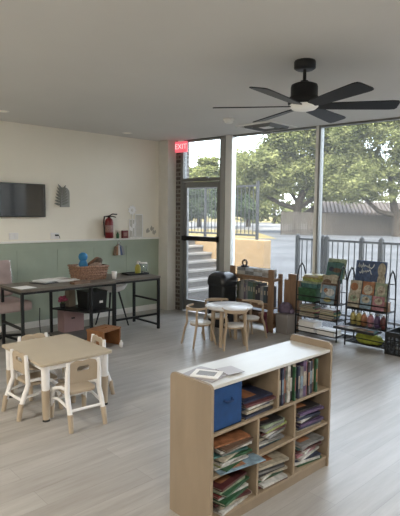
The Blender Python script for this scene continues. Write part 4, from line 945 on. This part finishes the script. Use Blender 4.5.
tree(-3.6, 80, 'pale tree seen through the transom, at its left side', ([(0, 0, 0), (0, 0, 4), (0, 0, 6)], [.4, .3, .1]), None,
     [(0, 0, 6.2, 3.0, 3, 2.8), (.2, 0, 8.6, 2.2, 2, 1.6), (3, 0, 5.4, 2.2, 2, 2.2)], 14000, .28, 1, 8)
tree(14, 95, 'hazy distant tree mass behind the spreading tree', ([(0, 0, 0), (0, 0, 6)], [.5, .2]), None,
     [(-6, 0, 5, 7, 4, 4.5), (3, 0, 6, 8, 4, 6), (12, 0, 7, 8, 4, 6)], 20000, .42, 0, 9)

# ------------------------------------------------------------------ light
W = bpy.data.worlds.new('sky'); S.world = W; W.use_nodes = True; nt = W.node_tree
bg = nt.nodes['Background']; sk = nt.nodes.new('ShaderNodeTexSky'); sk.sky_type = 'NISHITA'; sk.sun_disc = False
sk.sun_elevation = R(42); sk.sun_rotation = R(150); sk.air_density = 1.2; sk.dust_density = 4.0; sk.ozone_density = 1.
mxw = nt.nodes.new('ShaderNodeMix'); mxw.data_type = 'RGBA'; mxw.inputs[0].default_value = .45; mxw.inputs[7].default_value = (6.5, 6.6, 6.8, 1)
nt.links.new(sk.outputs[0], mxw.inputs[6]); nt.links.new(mxw.outputs[2], bg.inputs['Color']); bg.inputs['Strength'].default_value = 1.2
su = bpy.data.lights.new('sun', 'SUN'); su.energy = 9.0; su.angle = R(2); su.color = (1, .93, .8)
so_ = bpy.data.objects.new('sun', su); COL.objects.link(so_)
so_.rotation_euler = (Vector((-.30, .55, -.95))).to_track_quat('-Z', 'Y').to_euler()
# added fill lamps: unseen flat ceiling panels that brighten the room
for k, (x, y, e) in enumerate(((-3.6, -.9, 75), (.8, .4, 45), (1.2, 3.6, 45), (-.5, -2.0, 40))):
    lp = thing('added_fill_panel', 'added flat fill light out of view, %s' % ORD[k], 'ceiling light', (x, y, ZC - .003), 0, 'added fill lights out of view')
    MB().bb(-.31, .31, -.31, .31, -.02, 0).build('housing', M['white'], lp)
    a = bpy.data.lights.new('panel', 'AREA'); a.shape = 'SQUARE'; a.size = .58; a.energy = e; a.color = (1, .93, .82)
    ao = bpy.data.objects.new('fill_lamp', a); COL.objects.link(ao); ao.location = (0, 0, -.025); ao.parent = lp

# ------------------------------------------------------------------ camera
cam = bpy.data.cameras.new('camera'); cam.sensor_fit = 'HORIZONTAL'; cam.sensor_width = 36; cam.lens = 45; cam.clip_end = 2000; cam.clip_start = .05
co = bpy.data.objects.new('camera', cam); COL.objects.link(co); S.camera = co
pit = math.atan2(258 - 213.6, 500); rol = .010
fwv = F0 * math.cos(pit) - Vector((0, 0, 1)) * math.sin(pit); upv = Vector((0, 0, 1)) * math.cos(pit) + F0 * math.sin(pit)
Rv = R0 * math.cos(rol) + upv * math.sin(rol); Uv = -R0 * math.sin(rol) + upv * math.cos(rol)
mt = Matrix((Rv, Uv, -fwv)).transposed().to_4x4(); mt.translation = Vector((0, 0, 1.63)); co.matrix_world = mt
S.view_settings.view_transform = 'Standard'; S.view_settings.look = 'None'; S.view_settings.gamma = 1; S.view_settings.use_curve_mapping = False
S.view_settings.exposure = 0.38
